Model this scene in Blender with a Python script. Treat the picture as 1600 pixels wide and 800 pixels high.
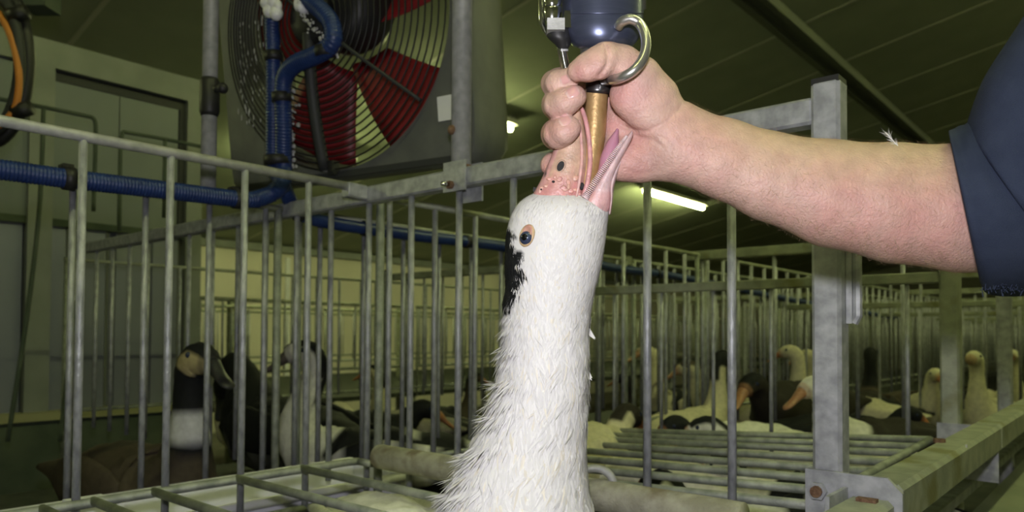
import bpy, math, random
import numpy as np
from mathutils import Vector, Matrix
random.seed(7); RNG = np.random.default_rng(11)
for o in list(bpy.data.objects): bpy.data.objects.remove(o)
SC = bpy.context.scene; COL = SC.collection

# ------------------------------------------------------------------ camera
F, CX, CY = 1150.0, 800.0, 490.0
YAW, PIT, ROLL, H = math.radians(40.7), math.radians(1.5), math.radians(0.3), 1.15
fw = np.array([math.cos(YAW)*math.cos(PIT), math.sin(YAW)*math.cos(PIT), math.sin(PIT)])
r0 = np.array([math.sin(YAW), -math.cos(YAW), 0.0]); u0 = np.cross(r0, fw)
rt = math.cos(ROLL)*r0 + math.sin(ROLL)*u0; up = np.cross(rt, fw)
O = np.array([0, 0, H])
def ray(x, y): return fw + rt*(x-CX)/F - up*(y-CY)/F
def P(x, y, z): return O + ray(x, y)*z
def on(x, y, ax, v):
    d = ray(x, y); return O + d*((v-O[ax])/d[ax])
cam = bpy.data.cameras.new('camera'); co = bpy.data.objects.new('camera', cam); COL.objects.link(co)
M4 = Matrix(((rt[0], up[0], -fw[0], 0), (rt[1], up[1], -fw[1], 0), (rt[2], up[2], -fw[2], H), (0, 0, 0, 1)))
co.matrix_world = M4
cam.sensor_width = 36; cam.lens = 36*F/1600; cam.shift_y = (CY-400)/1600; cam.clip_start = 0.02; cam.clip_end = 80
cam.dof.use_dof = True; cam.dof.focus_distance = 0.60; cam.dof.aperture_fstop = 9.5
SC.camera = co
# ------------------------------------------------------------------ world, exposure, flash
W = bpy.data.worlds.new('world'); SC.world = W; W.use_nodes = True
W.node_tree.nodes['Background'].inputs[0].default_value = (0.75, 0.8, 0.4, 1)
W.node_tree.nodes['Background'].inputs[1].default_value = 0.05
SC.view_settings.view_transform = 'Standard'; SC.view_settings.look = 'None'
SC.view_settings.exposure = 0.0; SC.view_settings.gamma = 1.0; SC.view_settings.use_curve_mapping = False
FLASH_W, TUBE_STR = 16.5, 55.0
fl = bpy.data.lights.new('camera_flash', 'POINT'); fl.energy = FLASH_W; fl.color = (0.98, 0.95, 1.0); fl.shadow_soft_size = 0.025
fo = bpy.data.objects.new('camera_flash', fl); COL.objects.link(fo); fo.location = O + up*0.11 + fw*0.01

# ------------------------------------------------------------------ materials
def new_mat(name):
    m = bpy.data.materials.new(name); m.use_nodes = True
    nt = m.node_tree; return m, nt, nt.nodes['Principled BSDF']
def N(nt, t, **kw):
    n = nt.nodes.new(t)
    for k, v in kw.items():
        if k in n.inputs: n.inputs[k].default_value = v
        else: setattr(n, k, v)
    return n
def noise_mat(name, c1, c2, rough=0.6, metal=0.0, scale=30.0, bump=0.0, bscale=None, spec=0.5, stretch=(1, 1, 1), detail=4.0, c3=None, c3scale=6.0):
    m, nt, b = new_mat(name); L = nt.links
    tc = N(nt, 'ShaderNodeTexCoord'); mp = N(nt, 'ShaderNodeMapping'); mp.inputs['Scale'].default_value = stretch
    L.new(tc.outputs['Object'], mp.inputs[0])
    n = N(nt, 'ShaderNodeTexNoise', Scale=scale, Detail=detail); L.new(mp.outputs[0], n.inputs['Vector'])
    r = N(nt, 'ShaderNodeValToRGB'); r.color_ramp.elements[0].color = (*c1, 1); r.color_ramp.elements[1].color = (*c2, 1)
    r.color_ramp.elements[0].position = 0.35; r.color_ramp.elements[1].position = 0.65
    L.new(n.outputs['Fac'], r.inputs[0]); out = r.outputs[0]
    if c3:
        n3 = N(nt, 'ShaderNodeTexNoise', Scale=c3scale, Detail=5.0); L.new(mp.outputs[0], n3.inputs['Vector'])
        r3 = N(nt, 'ShaderNodeValToRGB'); r3.color_ramp.elements[0].position = 0.56; r3.color_ramp.elements[1].position = 0.68
        L.new(n3.outputs['Fac'], r3.inputs[0])
        mx = N(nt, 'ShaderNodeMixRGB'); mx.inputs[2].default_value = (*c3, 1)
        L.new(r3.outputs[0], mx.inputs[0]); L.new(out, mx.inputs[1]); out = mx.outputs[0]
    L.new(out, b.inputs['Base Color'])
    b.inputs['Roughness'].default_value = rough; b.inputs['Metallic'].default_value = metal
    b.inputs['Specular IOR Level'].default_value = spec
    if bump:
        nb = N(nt, 'ShaderNodeTexNoise', Scale=bscale or scale*3, Detail=6.0); L.new(mp.outputs[0], nb.inputs['Vector'])
        bp = N(nt, 'ShaderNodeBump', Strength=bump, Distance=0.002); L.new(nb.outputs['Fac'], bp.inputs['Height']); L.new(bp.outputs[0], b.inputs['Normal'])
    return m
def attr_mat(name, rough=0.6, bump=0.0, bscale=200.0, sss=0.0, var=0.0, vscale=60.0, transl=0.0, spec=0.4, stretch=(1, 1, 1)):
    m, nt, b = new_mat(name); L = nt.links
    a = N(nt, 'ShaderNodeAttribute'); a.attribute_name = 'Col'
    tc = N(nt, 'ShaderNodeTexCoord'); mp = N(nt, 'ShaderNodeMapping'); mp.inputs['Scale'].default_value = stretch
    L.new(tc.outputs['Object'], mp.inputs[0]); out = a.outputs['Color']
    if var:
        n = N(nt, 'ShaderNodeTexNoise', Scale=vscale, Detail=5.0); L.new(mp.outputs[0], n.inputs['Vector'])
        mr = N(nt, 'ShaderNodeMapRange'); mr.inputs['From Min'].default_value = 0.3; mr.inputs['From Max'].default_value = 0.7
        mr.inputs['To Min'].default_value = 1-var; mr.inputs['To Max'].default_value = 1+var*0.5
        L.new(n.outputs['Fac'], mr.inputs['Value'])
        mx = N(nt, 'ShaderNodeMixRGB', blend_type='MULTIPLY'); mx.inputs[0].default_value = 1
        L.new(out, mx.inputs[1]); L.new(mr.outputs[0], mx.inputs[2]); out = mx.outputs[0]
    L.new(out, b.inputs['Base Color']); b.inputs['Roughness'].default_value = rough
    b.inputs['Specular IOR Level'].default_value = spec
    if sss:
        b.inputs['Subsurface Weight'].default_value = sss; b.inputs['Subsurface Radius'].default_value = (1.0, 0.35, 0.2); b.inputs['Subsurface Scale'].default_value = 0.004
    if bump:
        nb = N(nt, 'ShaderNodeTexNoise', Scale=bscale, Detail=4.0); L.new(mp.outputs[0], nb.inputs['Vector'])
        bp = N(nt, 'ShaderNodeBump', Strength=bump, Distance=0.001); L.new(nb.outputs['Fac'], bp.inputs['Height']); L.new(bp.outputs[0], b.inputs['Normal'])
    if transl:
        t = N(nt, 'ShaderNodeBsdfTranslucent'); L.new(out, t.inputs[0]); ms = N(nt, 'ShaderNodeMixShader'); ms.inputs[0].default_value = transl
        L.new(b.outputs[0], ms.inputs[1]); L.new(t.outputs[0], ms.inputs[2]); L.new(ms.outputs[0], nt.nodes['Material Output'].inputs[0])
    return m
def emit_mat(name, c, s):
    m, nt, b = new_mat(name); b.inputs['Base Color'].default_value = (*c, 1); b.inputs['Emission Color'].default_value = (*c, 1); b.inputs['Emission Strength'].default_value = s
    return m
def plain(name, c, rough=0.5, metal=0.0, spec=0.5, trans=0.0):
    m, nt, b = new_mat(name); b.inputs['Base Color'].default_value = (*c, 1); b.inputs['Roughness'].default_value = rough
    b.inputs['Metallic'].default_value = metal; b.inputs['Specular IOR Level'].default_value = spec
    if trans: b.inputs['Transmission Weight'].default_value = trans
    return m
MT = dict(
    galv=noise_mat('galvanised_steel', (0.36, 0.365, 0.36), (0.50, 0.505, 0.50), 0.5, 0.25, 60, 0.25, 250, detail=6),
    bar=noise_mat('galvanised_bar', (0.25, 0.26, 0.285), (0.42, 0.43, 0.465), 0.45, 0.3, 90, 0.6, 220, stretch=(1, 1, 0.5)),
    zinc=noise_mat('zinc_spangle_steel', (0.27, 0.28, 0.30), (0.44, 0.45, 0.475), 0.5, 0.25, 60, 0.15, 200, detail=8),
    lid=noise_mat('weathered_lid_bar', (0.20, 0.22, 0.19), (0.36, 0.38, 0.33), 0.6, 0.35, 40, 0.4, 200),
    pipe=noise_mat('dull_pipe', (0.27, 0.26, 0.19), (0.40, 0.39, 0.30), 0.7, 0.15, 50, 0.6, 300, c3=(0.2, 0.17, 0.11), c3scale=20),
    beamtop=noise_mat('dirty_galvanised_beam', (0.26, 0.28, 0.22), (0.40, 0.42, 0.32), 0.55, 0.35, 30, 0.3, 200, c3=(0.22, 0.22, 0.10), c3scale=12),
    rust=noise_mat('rust', (0.11, 0.055, 0.03), (0.21, 0.125, 0.075), 0.85, 0.1, 200, 0.6, 500),
    black=plain('black_plastic', (0.015, 0.015, 0.016), 0.5), darkgrey=plain('dark_grey', (0.03, 0.032, 0.034), 0.6),
    hose=noise_mat('blue_hose', (0.010, 0.028, 0.125), (0.014, 0.038, 0.16), 0.4, 0, 40),
    orange=plain('orange_cable', (0.55, 0.2, 0.03), 0.5),
    fan=noise_mat('fan_grey_paint', (0.10, 0.105, 0.10), (0.125, 0.13, 0.12), 0.55, 0, 25, 0.1, 200),
    red=noise_mat('red_blade', (0.20, 0.010, 0.016), (0.26, 0.014, 0.022), 0.45, 0, 20),
    wire=plain('black_wire', (0.02, 0.02, 0.021), 0.45, 0.3),
    dust=noise_mat('pale_dust', (0.3, 0.3, 0.3), (0.6, 0.6, 0.6), 0.9, 0, 200),
    white=noise_mat('white_plastic', (0.74, 0.74, 0.78), (0.82, 0.82, 0.86), 0.4, 0, 10),
    trough=noise_mat('white_trough', (0.66, 0.66, 0.74), (0.76, 0.76, 0.84), 0.4, 0, 12),
    sticker=plain('white_sticker', (0.75, 0.75, 0.77), 0.5), ink=plain('dark_print', (0.05, 0.05, 0.055), 0.6),
    ceil=noise_mat('ceiling_board', (0.34, 0.37, 0.28), (0.39, 0.42, 0.32), 0.75, 0, 3, spec=0.2),
    seam=plain('ceiling_seam', (0.50, 0.51, 0.42), 0.6), cbeam=plain('ceiling_purlin', (0.14, 0.15, 0.12), 0.6),
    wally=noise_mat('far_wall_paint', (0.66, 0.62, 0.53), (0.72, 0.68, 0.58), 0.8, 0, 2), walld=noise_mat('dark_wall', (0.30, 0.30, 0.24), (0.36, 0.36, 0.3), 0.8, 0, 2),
    floor=noise_mat('concrete_floor', (0.16, 0.155, 0.13), (0.24, 0.23, 0.2), 0.85, 0, 8, 0.2, 60),
    panel=noise_mat('sandwich_panel', (0.155, 0.175, 0.185), (0.21, 0.23, 0.24), 0.5, 0.2, 1.5, stretch=(1, 1, 0.2)),
    ribp=noise_mat('ribbed_blue_grey_sheet', (0.19, 0.20, 0.26), (0.25, 0.265, 0.33), 0.45, 0.3, 1.5),
    frame=noise_mat('door_frame_grey', (0.19, 0.205, 0.19), (0.24, 0.255, 0.24), 0.5, 0.2, 6),
    plinth=noise_mat('mossy_plinth', (0.05, 0.068, 0.05), (0.085, 0.105, 0.075), 0.9, 0, 8), ledge=plain('ledge', (0.30, 0.29, 0.16), 0.7),
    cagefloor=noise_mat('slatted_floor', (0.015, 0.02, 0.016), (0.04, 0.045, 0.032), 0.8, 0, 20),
    skirt=noise_mat('splash_sheet', (0.14, 0.16, 0.11), (0.2, 0.22, 0.15), 0.6, 0.1, 8),
    tube=emit_mat('lamp_tube', (0.93, 1.0, 0.42), TUBE_STR), fixture=plain('lamp_housing', (0.6, 0.6, 0.55), 0.5),
    steel=plain('polished_steel', (0.62, 0.62, 0.60), 0.16, 1.0), steeld=plain('dark_steel', (0.12, 0.12, 0.125), 0.3, 0.9),
    chrome=plain('chrome', (0.55, 0.54, 0.52), 0.30, 0.9),
    navy=noise_mat('navy_anodised', (0.09, 0.105, 0.17), (0.11, 0.125, 0.20), 0.32, 0.7, 6, stretch=(1, 1, 40)),
    brass=noise_mat('worn_brass_tube', (0.42, 0.27, 0.11), (0.52, 0.35, 0.16), 0.42, 0.55, 80, 0.15, 400),
    sleeve=noise_mat('navy_cotton', (0.022, 0.030, 0.056), (0.030, 0.040, 0.070), 0.85, 0, 40, 0.5, 1500, spec=0.2),
    skin=attr_mat('skin', 0.46, 0.8, 480, 0.15, 0.12, 95), nail=attr_mat('nail', 0.28, 0, 1, 0.15),
    hair=plain('arm_hair', (0.34, 0.23, 0.14), 0.6),
    plum=attr_mat('feathers', 0.65, 0, 1, 0, 0.0, 60, 0.22, 0.25), duck=attr_mat('duck_plumage', 0.75, 0.4, 120, 0, 0.18, 70, 0, 0.2),
    bill=attr_mat('bill_skin', 0.36, 0.4, 450, 0.2, 0.22, 160), tongue=attr_mat('tongue', 0.3, 0.1, 300, 0.2),
    eye=plain('eye_iris', (0.03, 0.04, 0.075), 0.08), pupil=plain('pupil', (0.003, 0.003, 0.004), 0.05),
    nostril=plain('nostril', (0.02, 0.018, 0.018), 0.8), leg=plain('duck_leg', (0.5, 0.2, 0.05), 0.6),
)

# ------------------------------------------------------------------ mesh helpers
def tagp(o, label=None, cat=None, group=None, kind=None):
    if label: o['label'] = label
    if cat: o['category'] = cat
    if group: o['group'] = group
    if kind: o['kind'] = kind
    return o
def empty(name, loc, label, cat, group=None, rz=0.0, kind=None):
    o = bpy.data.objects.new(name, None); COL.objects.link(o); o.location = Vector([float(a) for a in loc]); o.rotation_euler = (0, 0, rz)
    o.empty_display_size = 0.05
    return tagp(o, label, cat, group, kind)
def origin(o):
    v = Vector((0, 0, 0))
    while o: v += o.location; o = o.parent
    return v
class MB:
    def __init__(s): s.v = []; s.f = []; s.c = []; s.n = 0
    def add(s, v, f, c=None):
        v = np.asarray(v, float); s.v.append(v); s.f.extend([[i+s.n for i in q] for q in f]); s.n += len(v)
        if c is None: s.c.append(np.ones((len(v), 3)))
        else: s.c.append(np.broadcast_to(np.asarray(c, float), (len(v), 3)))
        return s
    def box(s, a, b, c=None):
        x0, y0, z0 = a; x1, y1, z1 = b
        v = [(x0, y0, z0), (x1, y0, z0), (x1, y1, z0), (x0, y1, z0), (x0, y0, z1), (x1, y0, z1), (x1, y1, z1), (x0, y1, z1)]
        return s.add(v, [(3, 2, 1, 0), (4, 5, 6, 7), (0, 1, 5, 4), (1, 2, 6, 5), (2, 3, 7, 6), (3, 0, 4, 7)], c)
    def obox(s, c, ax, ay, az, col=None):
        c, ax, ay, az = [np.asarray(q, float) for q in (c, ax, ay, az)]
        v = [c+sx*ax+sy*ay+sz*az for sz in (-1, 1) for sx, sy in ((-1, -1), (1, -1), (1, 1), (-1, 1))]
        return s.add(v, [(3, 2, 1, 0), (4, 5, 6, 7), (0, 1, 5, 4), (1, 2, 6, 5), (2, 3, 7, 6), (3, 0, 4, 7)], col)
    def rings(s, R, cap=True, c=None, closed=False):
        R = np.asarray(R, float); m, n = R.shape[:2]; f = []
        for i in range(m if closed else m-1):
            a, b = i*n, ((i+1) % m)*n
            for j in range(n):
                k = (j+1) % n; f.append((a+j, a+k, b+k, b+j))
        v = R.reshape(-1, 3)
        if cap and not closed:
            v = np.vstack([v, R[0].mean(0), R[-1].mean(0)])
            for j in range(n):
                k = (j+1) % n; f.append((m*n, k, j)); f.append((m*n+1, (m-1)*n+j, (m-1)*n+k))
            if c is not None and np.ndim(c) > 1:
                c = np.asarray(c); c = np.vstack([c.reshape(-1, 3), c.reshape(m, n, 3)[0].mean(0), c.reshape(m, n, 3)[-1].mean(0)])
        return s.add(v, f, c)
    def tube(s, pts, r, n=10, cap=True, c=None, closed=False):
        pts = np.asarray(pts, float); m = len(pts); r = np.broadcast_to(np.asarray(r, float), (m,))
        T = np.roll(pts, -1, 0)-np.roll(pts, 1, 0) if closed else np.gradient(pts, axis=0)
        T /= np.linalg.norm(T, axis=1)[:, None]+1e-12
        a = np.cross(T[0], (0, 0, 1.0)); a = np.cross(T[0], (1.0, 0, 0)) if np.linalg.norm(a) < 0.1 else a
        a /= np.linalg.norm(a); R = []; th = np.arange(n)*2*math.pi/n
        for i in range(m):
            a = a-T[i]*(a@T[i]); a /= np.linalg.norm(a); b = np.cross(T[i], a)
            R.append(pts[i]+r[i]*(np.cos(th)[:, None]*a+np.sin(th)[:, None]*b))
        return s.rings(R, cap, c, closed)
    def sphere(s, c, r, n=12, m=8, ax=None, col=None):
        c = np.asarray(c, float); r = np.broadcast_to(np.asarray(r, float), (3,)); A = np.eye(3) if ax is None else np.asarray(ax)
        R = []
        for i in range(m+1):
            p = -math.pi/2+math.pi*(i*0.98+0.01*m)/m
            R.append([c+(A.T@(r*np.array([math.cos(p)*math.cos(t), math.cos(p)*math.sin(t), math.sin(p)]))) for t in np.arange(n)*2*math.pi/n])
        return s.rings(R, True, col)
    def build(s, name, mat, parent=None, smooth=False, colors=False, loc=None, kind=None, label=None):
        v = np.vstack(s.v)
        off = origin(parent) if parent else (Vector([float(a) for a in loc]) if loc is not None else Vector((0, 0, 0)))
        v = v-np.array(off)
        me = bpy.data.meshes.new(name); me.from_pydata(v.tolist(), [], s.f); me.materials.append(mat)
        if colors:
            at = me.color_attributes.new('Col', 'FLOAT_COLOR', 'POINT'); c = np.vstack(s.c)
            at.data.foreach_set('color', np.hstack([c, np.ones((len(c), 1))]).astype(np.float32).ravel())
        if smooth: me.polygons.foreach_set('use_smooth', [True]*len(me.polygons))
        me.update()
        o = bpy.data.objects.new(name, me); COL.objects.link(o)
        if parent: o.parent = parent
        elif loc is not None: o.location = off
        if smooth == 'angle':
            try:
                me.set_sharp_from_angle(angle=math.radians(40))
            except Exception: pass
        return tagp(o, label, None, None, kind)
def cat_rom(pts, n):
    pts = np.asarray(pts, float); m = len(pts); t = np.linspace(0, m-1, n); i = np.clip(t.astype(int), 0, m-2); f = (t-i)[:, None]
    g = lambda k: pts[np.clip(k, 0, m-1)]
    p0, p1, p2, p3 = g(i-1), g(i), g(i+1), g(i+2)
    return 0.5*(2*p1+(p2-p0)*f+(2*p0-5*p1+4*p2-p3)*f*f+(3*p1-p0-3*p2+p3)*f**3)
def spow(x, e): return np.sign(x)*np.abs(x)**e
def loft_px(keys, n, seg, e=1.0):
    """keys: (xa,ya,xb,yb,z,half_depth_px): two silhouette points, distance, half thickness -> rings"""
    K = cat_rom(keys, n); th = np.arange(seg)*2*math.pi/seg; R = []
    for xa, ya, xb, yb, z, hd in K:
        a, b = P(xa, ya, z), P(xb, yb, z); c = (a+b)/2; A = (b-a)/2
        R.append(c+spow(np.cos(th), e)[:, None]*A+spow(np.sin(th), e)[:, None]*(-(c-O)/z*hd*z/F))
    return np.array(R)
def copy_tree(o, loc, label=None):
    c = o.copy(); COL.objects.link(c); c.location = Vector([float(a) for a in loc])
    if label: c['label'] = label
    for ch in list(o.children):
        d = ch.copy(); COL.objects.link(d); d.parent = c
        for g in list(ch.children):
            e = g.copy(); COL.objects.link(e); e.parent = d
    return c
_bars = {}
def bar_part(name, parent, top, length, r, mat, axis=(0, 0, -1), n=8):
    key = (round(length, 3), r, mat.name, axis, name)
    if key not in _bars:
        ax = np.array(axis, float); mb = MB().tube([ax*0, ax*length], r, n)
        ob = mb.build(name, mat, None, True); _bars[key] = ob.data; bpy.data.objects.remove(ob)
    o = bpy.data.objects.new(name, _bars[key]); COL.objects.link(o); o.parent = parent
    o.location = Vector([float(a) for a in top])-origin(parent)
    return o
def sq_tube(mb, a, b, w, h, upv=(0, 0, 1)):
    a, b = np.asarray(a, float), np.asarray(b, float); d = b-a; L = np.linalg.norm(d); d /= L
    u = np.asarray(upv, float); s = np.cross(d, u); s /= np.linalg.norm(s); u = np.cross(s, d)
    bv = 0.12*min(w, h); R = []
    for t, k in ((0, 0.9), (0.002/L, 1), (1-0.002/L, 1), (1, 0.9)):
        ring = []
        for sx, sy in ((1, 1), (-1, 1), (-1, -1), (1, -1)):
            q = [(sx*(w/2), sy*(h/2-bv)), (sx*(w/2-bv), sy*(h/2))]
            if sx*sy < 0: q.reverse()
            ring += [a+d*L*t+k*(s*x+u*y) for x, y in q]
        R.append(ring)
    return mb.rings(R, True)
def bolt(mb, c, ax, r=0.007, l=0.008, n=6):
    c, ax = np.asarray(c, float), np.asarray(ax, float); ax = ax/np.linalg.norm(ax)
    mb.tube([c, c+ax*l], r, n)
    return mb
def rel(x, y, h): return np.array([x, y, H+h])

# ------------------------------------------------------------------ setting
SL, YE, HE = 0.2, 8.0, 1.05
def czz(y): return H+HE+SL*(YE-y) if y > -2 else H+HE+SL*(YE+2)+SL*(y+2)
X0, X1, Y0 = -4.0, 20.0, -5.0
MB().box((X0, Y0, -0.1), (X1, YE, 0)).build('floor', MT['floor'], kind='structure')
def slab(mb, xa, xb, ya, yb, t0, t1):
    v = [(xa, ya, czz(ya)+t0), (xb, ya, czz(ya)+t0), (xb, yb, czz(yb)+t0), (xa, yb, czz(yb)+t0), (xa, ya, czz(ya)+t1), (xb, ya, czz(ya)+t1), (xb, yb, czz(yb)+t1), (xa, yb, czz(yb)+t1)]
    mb.add(v, [(3, 2, 1, 0), (4, 5, 6, 7), (0, 1, 5, 4), (1, 2, 6, 5), (2, 3, 7, 6), (3, 0, 4, 7)])
mb = MB(); slab(mb, X0, X1, Y0, -2, 0.03, 0.1); slab(mb, X0, X1, -1.999, YE, 0.03, 0.1)
CE = mb.build('ceiling', MT['ceil'], kind='structure')
x = 1.555-0.97*5
while x < X1:
    xa, xb = max(x+0.012, X0), min(x+0.97-0.012, X1)
    mb = MB(); slab(mb, xa, xb, -1.99, YE-0.01, 0, 0.029); mb.build('ceiling_panel', MT['ceil'], CE)
    mb = MB(); slab(mb, xa, xb, Y0, -2.01, 0, 0.029); mb.build('ceiling_panel', MT['ceil'], CE)
    mb = MB(); slab(mb, x-0.014, x+0.014, -1.99, YE-0.01, -0.004, 0.028); mb.build('seam_strip', MT['seam'], CE)
    x += 0.97
mb = MB(); slab(mb, X0, X1, 1.86, 1.90, -0.07, -0.001); slab(mb, X0, X1, 1.98, 2.02, -0.07, -0.001); slab(mb, X0, X1, 1.90, 1.98, -0.03, -0.001)
mb.build('trim_1', MT['cbeam'], kind='structure')
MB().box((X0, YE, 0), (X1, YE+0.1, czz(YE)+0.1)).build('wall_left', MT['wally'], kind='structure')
MB().box((X0, YE-0.05, czz(YE)-0.09), (X1, YE-0.001, czz(YE)-0.005)).build('trim_2', MT['frame'], kind='structure')
wx = on(448, 450, 1, YE)[0]
MB().box((wx-0.03, YE-0.03, 0.3), (wx+0.03, YE-0.001, czz(YE)-0.14)).build('trim_3', MT['white'], kind='structure')
def gable(name, xa, xb, mat):
    prof = [(Y0, 0), (YE, 0), (YE, czz(YE)+0.05), (-2, czz(-1.999)+0.05), (Y0, czz(Y0)+0.05)]
    v = [(xa, y, z) for y, z in prof]+[(xb, y, z) for y, z in prof]
    MB().add(v, [(4, 3, 2, 1, 0), (5, 6, 7, 8, 9)]+[(i, (i+1) % 5, 5+(i+1) % 5, 5+i) for i in range(5)]).build(name, mat, kind='structure')
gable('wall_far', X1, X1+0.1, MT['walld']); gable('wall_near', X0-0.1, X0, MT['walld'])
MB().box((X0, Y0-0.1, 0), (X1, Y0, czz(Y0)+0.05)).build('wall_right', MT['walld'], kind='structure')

# partition with a door on the left
YP = 3.1
xr = on(314, 200, 1, YP)[0]; ztop = on(200, 98, 1, YP)[2]; zb = on(50, 652, 1, YP)[2]
xf = on(68, 200, 1, YP)[0]; xd = on(290, 200, 1, YP)[0]; zm = on(30, 341, 1, YP)[2]
DR = empty('door_1', ((xf+xr)/2, YP, 0), None, None, kind='structure')
mb = MB(); mb.box((-1.0, YP-0.02, ztop-0.10), (xr, YP+0.06, ztop)); mb.build('door_frame', MT['frame'], DR)
MB().box((xd, YP-0.02, zb), (xr, YP+0.06, ztop-0.10)).build('door_frame', MT['frame'], DR)
MB().box((xf-0.05, YP-0.02, zb), (xf+0.03, YP+0.06, ztop-0.10)).build('door_frame', MT['frame'], DR)
mb = MB(); mb.box((xf+0.03, YP+0.005, ztop-0.140), (xd, YP+0.05, ztop-0.10)); mb.build('door_head', MT['darkgrey'], DR)
mb = MB(); mb.box((xd-0.025, YP, zm), (xd, YP+0.02, ztop-0.140)); mb.build('door_edge', MT['darkgrey'], DR)
w = (xd-0.025-xf-0.03)
for i in range(2):
    a = xf+0.03+w*i/2
    MB().box((a+0.002, YP+0.008, zm), (a+w/2-0.002, YP+0.05, ztop-0.140)).build('door_panel', MT['panel'], DR)
MB().box((xf-0.8, YP-0.005, zm-0.015), (xd, YP+0.05, zm+0.012)).build('door_rail', MT['plinth'], DR)
n = 9; a0, a1 = xf-0.75, xd
for i in range(n):
    a = a0+(a1-a0)*i/n; b = a+(a1-a0)/n
    R = [[(a+0.004, YP+0.045, z), (a+0.02, YP+0.012, z), (b-0.02, YP+0.012, z), (b-0.004, YP+0.045, z)] for z in (zb+0.02, zm-0.015)]
    MB().rings(R).build('ribbed_sheet', MT['ribp'], DR)
MB().box((-1.0, YP+0.0, zm+0.012), (xf-0.05, YP+0.05, ztop-0.10)).build('door_panel', MT['panel'], DR)
MB().box((-1.0, YP-0.06, zb-0.01), (xr, YP+0.06, zb+0.02)).build('door_sill', MT['ledge'], DR)
MB().box((-1.0, YP-0.04, 0), (xr, YP+0.06, zb-0.01)).build('plinth', MT['plinth'], DR)
# a return wall going away from the partition's end
MB().box((xr-0.06, YP+0.061, 0), (xr, YE-0.001, ztop)).build('wall_partition', MT['panel'], kind='structure')

# ------------------------------------------------------------------ lamps on the ceiling
def lamp(xa, xb, y, label):
    zc = czz(y)-0.004; c = ((xa+xb)/2, y, zc-0.11)
    t = empty('fluorescent_lamp', c, label, 'lamp', 'strip lamps along the ceiling')
    MB().box((xa-0.04, y-0.06, zc-0.075), (xb+0.04, y+0.06, zc-0.035)).build('lamp_housing', MT['fixture'], t)
    MB().box((xa-0.03, y-0.03, zc-0.036), (xa+0.03, y+0.03, zc-0.0)).build('mounting_block', MT['fixture'], t)
    MB().box((xb-0.03, y-0.03, zc-0.036), (xb+0.03, y+0.03, zc-0.0)).build('mounting_block', MT['fixture'], t)
    MB().tube([(xa, y, zc-0.10), (xb, y, zc-0.10)], 0.030, 10).build('lamp_tube', MT['tube'], t, True)
lamp(7.50, 8.98, 4.41, 'lit strip lamp seen just below the wrist of the raised arm')
lamp(3.50, 4.69, 4.06, 'lit strip lamp mostly hidden behind the grey fan, its two bright ends showing')
lamp(3.15, 3.95, 5.3, 'short added strip lamp, unseen behind the grey fan, lighting the yellow wall')  # added lamp, kept out of sight by the fan, to brighten the yellow wall
for i, (xa, y) in enumerate(((-2.2, 4.4), (-2.2, -0.6), (0.3, -0.6), (3.0, -0.6), (5.7, -1.6), (11.0, -1.6))):
    lamp(xa, xa+1.5, y, ['strip lamp high over the door out of view', 'strip lamp behind the camera', 'strip lamp on the ceiling over the aisle, out of view above',
                         'second strip lamp over the aisle, out of view above', 'third strip lamp over the aisle, out of view above', 'farthest strip lamp of the right hand row, out of view above the arm'][i])

# ------------------------------------------------------------------ cages
HT = 0.262; XB = 0.844; YC = 0.263; Y1 = 1.071; Y2 = 1.334; PX = 1.326; ZF = H-0.42
BR = 0.0056; ZF2 = H-0.50
ORD = ['first', 'second', 'third', 'fourth', 'fifth', 'sixth', 'seventh', 'eighth', 'ninth', 'tenth']
# near cage divider (square post, top beam, hanging bars)
def divider(x, ya, yb, label, ny0, near=False, post_at='a'):
    t = empty('cage_divider', (x, ya, ZF), label, 'cage', None if near else 'dividers across the duck pens')
    py = ya if post_at == 'a' else yb
    mb = MB(); sq_tube(mb, (x, py, ZF-0.05), (x, py, H+HT+0.016), 0.031, 0.031, (1, 0, 0)); po = mb.build('post', MT['zinc'], t)
    MB().box((x-0.0145, py-0.0145, H+HT+0.014), (x+0.0145, py+0.0145, H+HT+0.021)).build('post_cap', MT['black'], po)
    mb = MB(); e = 0.0155
    sq_tube(mb, (x, (ya+e if post_at == 'a' else ya), H+HT-0.013), (x, (yb if post_at == 'a' else yb-e), H+HT-0.013), 0.026, 0.030); mb.build('top_beam', MT['zinc' if near else 'beamtop'], t)
    y = ny0
    while y < yb-0.02:
        if abs(y-py) > 0.04: bar_part('bar', t, (x, y, H+HT-0.026), 0.52 if near else 0.5, BR, MT['bar'])
        y += 0.1157
    return t
NEAR = divider(XB, YC, 2.43, 'nearest galvanised cage divider with square post under the forearm and bars behind the held duck', 0.377, True)
# bracket at the post foot
br = MB()
xp = XB-0.0175
pts = [(YC+0.020, -0.146), (YC-0.062, -0.146), (YC-0.076, -0.160), (YC-0.076, -0.30), (YC+0.020, -0.30)]
v = [(xp, y, H+z) for y, z in pts]+[(xp-0.006, y, H+z) for y, z in pts]
br.add(v, [(0, 1, 2, 3, 4), (9, 8, 7, 6, 5)]+[(i, i+5, (i+1) % 5+5, (i+1) % 5) for i in range(5)])
br.box((xp-0.05, YC-0.076, H-0.30), (xp+0.001, YC-0.072, H-0.182)) if False else None
br = br.build('bracket_plate', MT['zinc'], NEAR)
mb = MB(); bolt(mb, (xp-0.006, YC+0.006, H-0.168), (-1, 0, 0), 0.010, 0.006); mb.build('bolt_nut', MT['zinc'], br)
mb = MB(); bolt(mb, (xp-0.012, YC+0.006, H-0.168), (-1, 0, 0), 0.0062, 0.004, 10); mb.build('bolt_end', MT['rust'], br)
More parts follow.
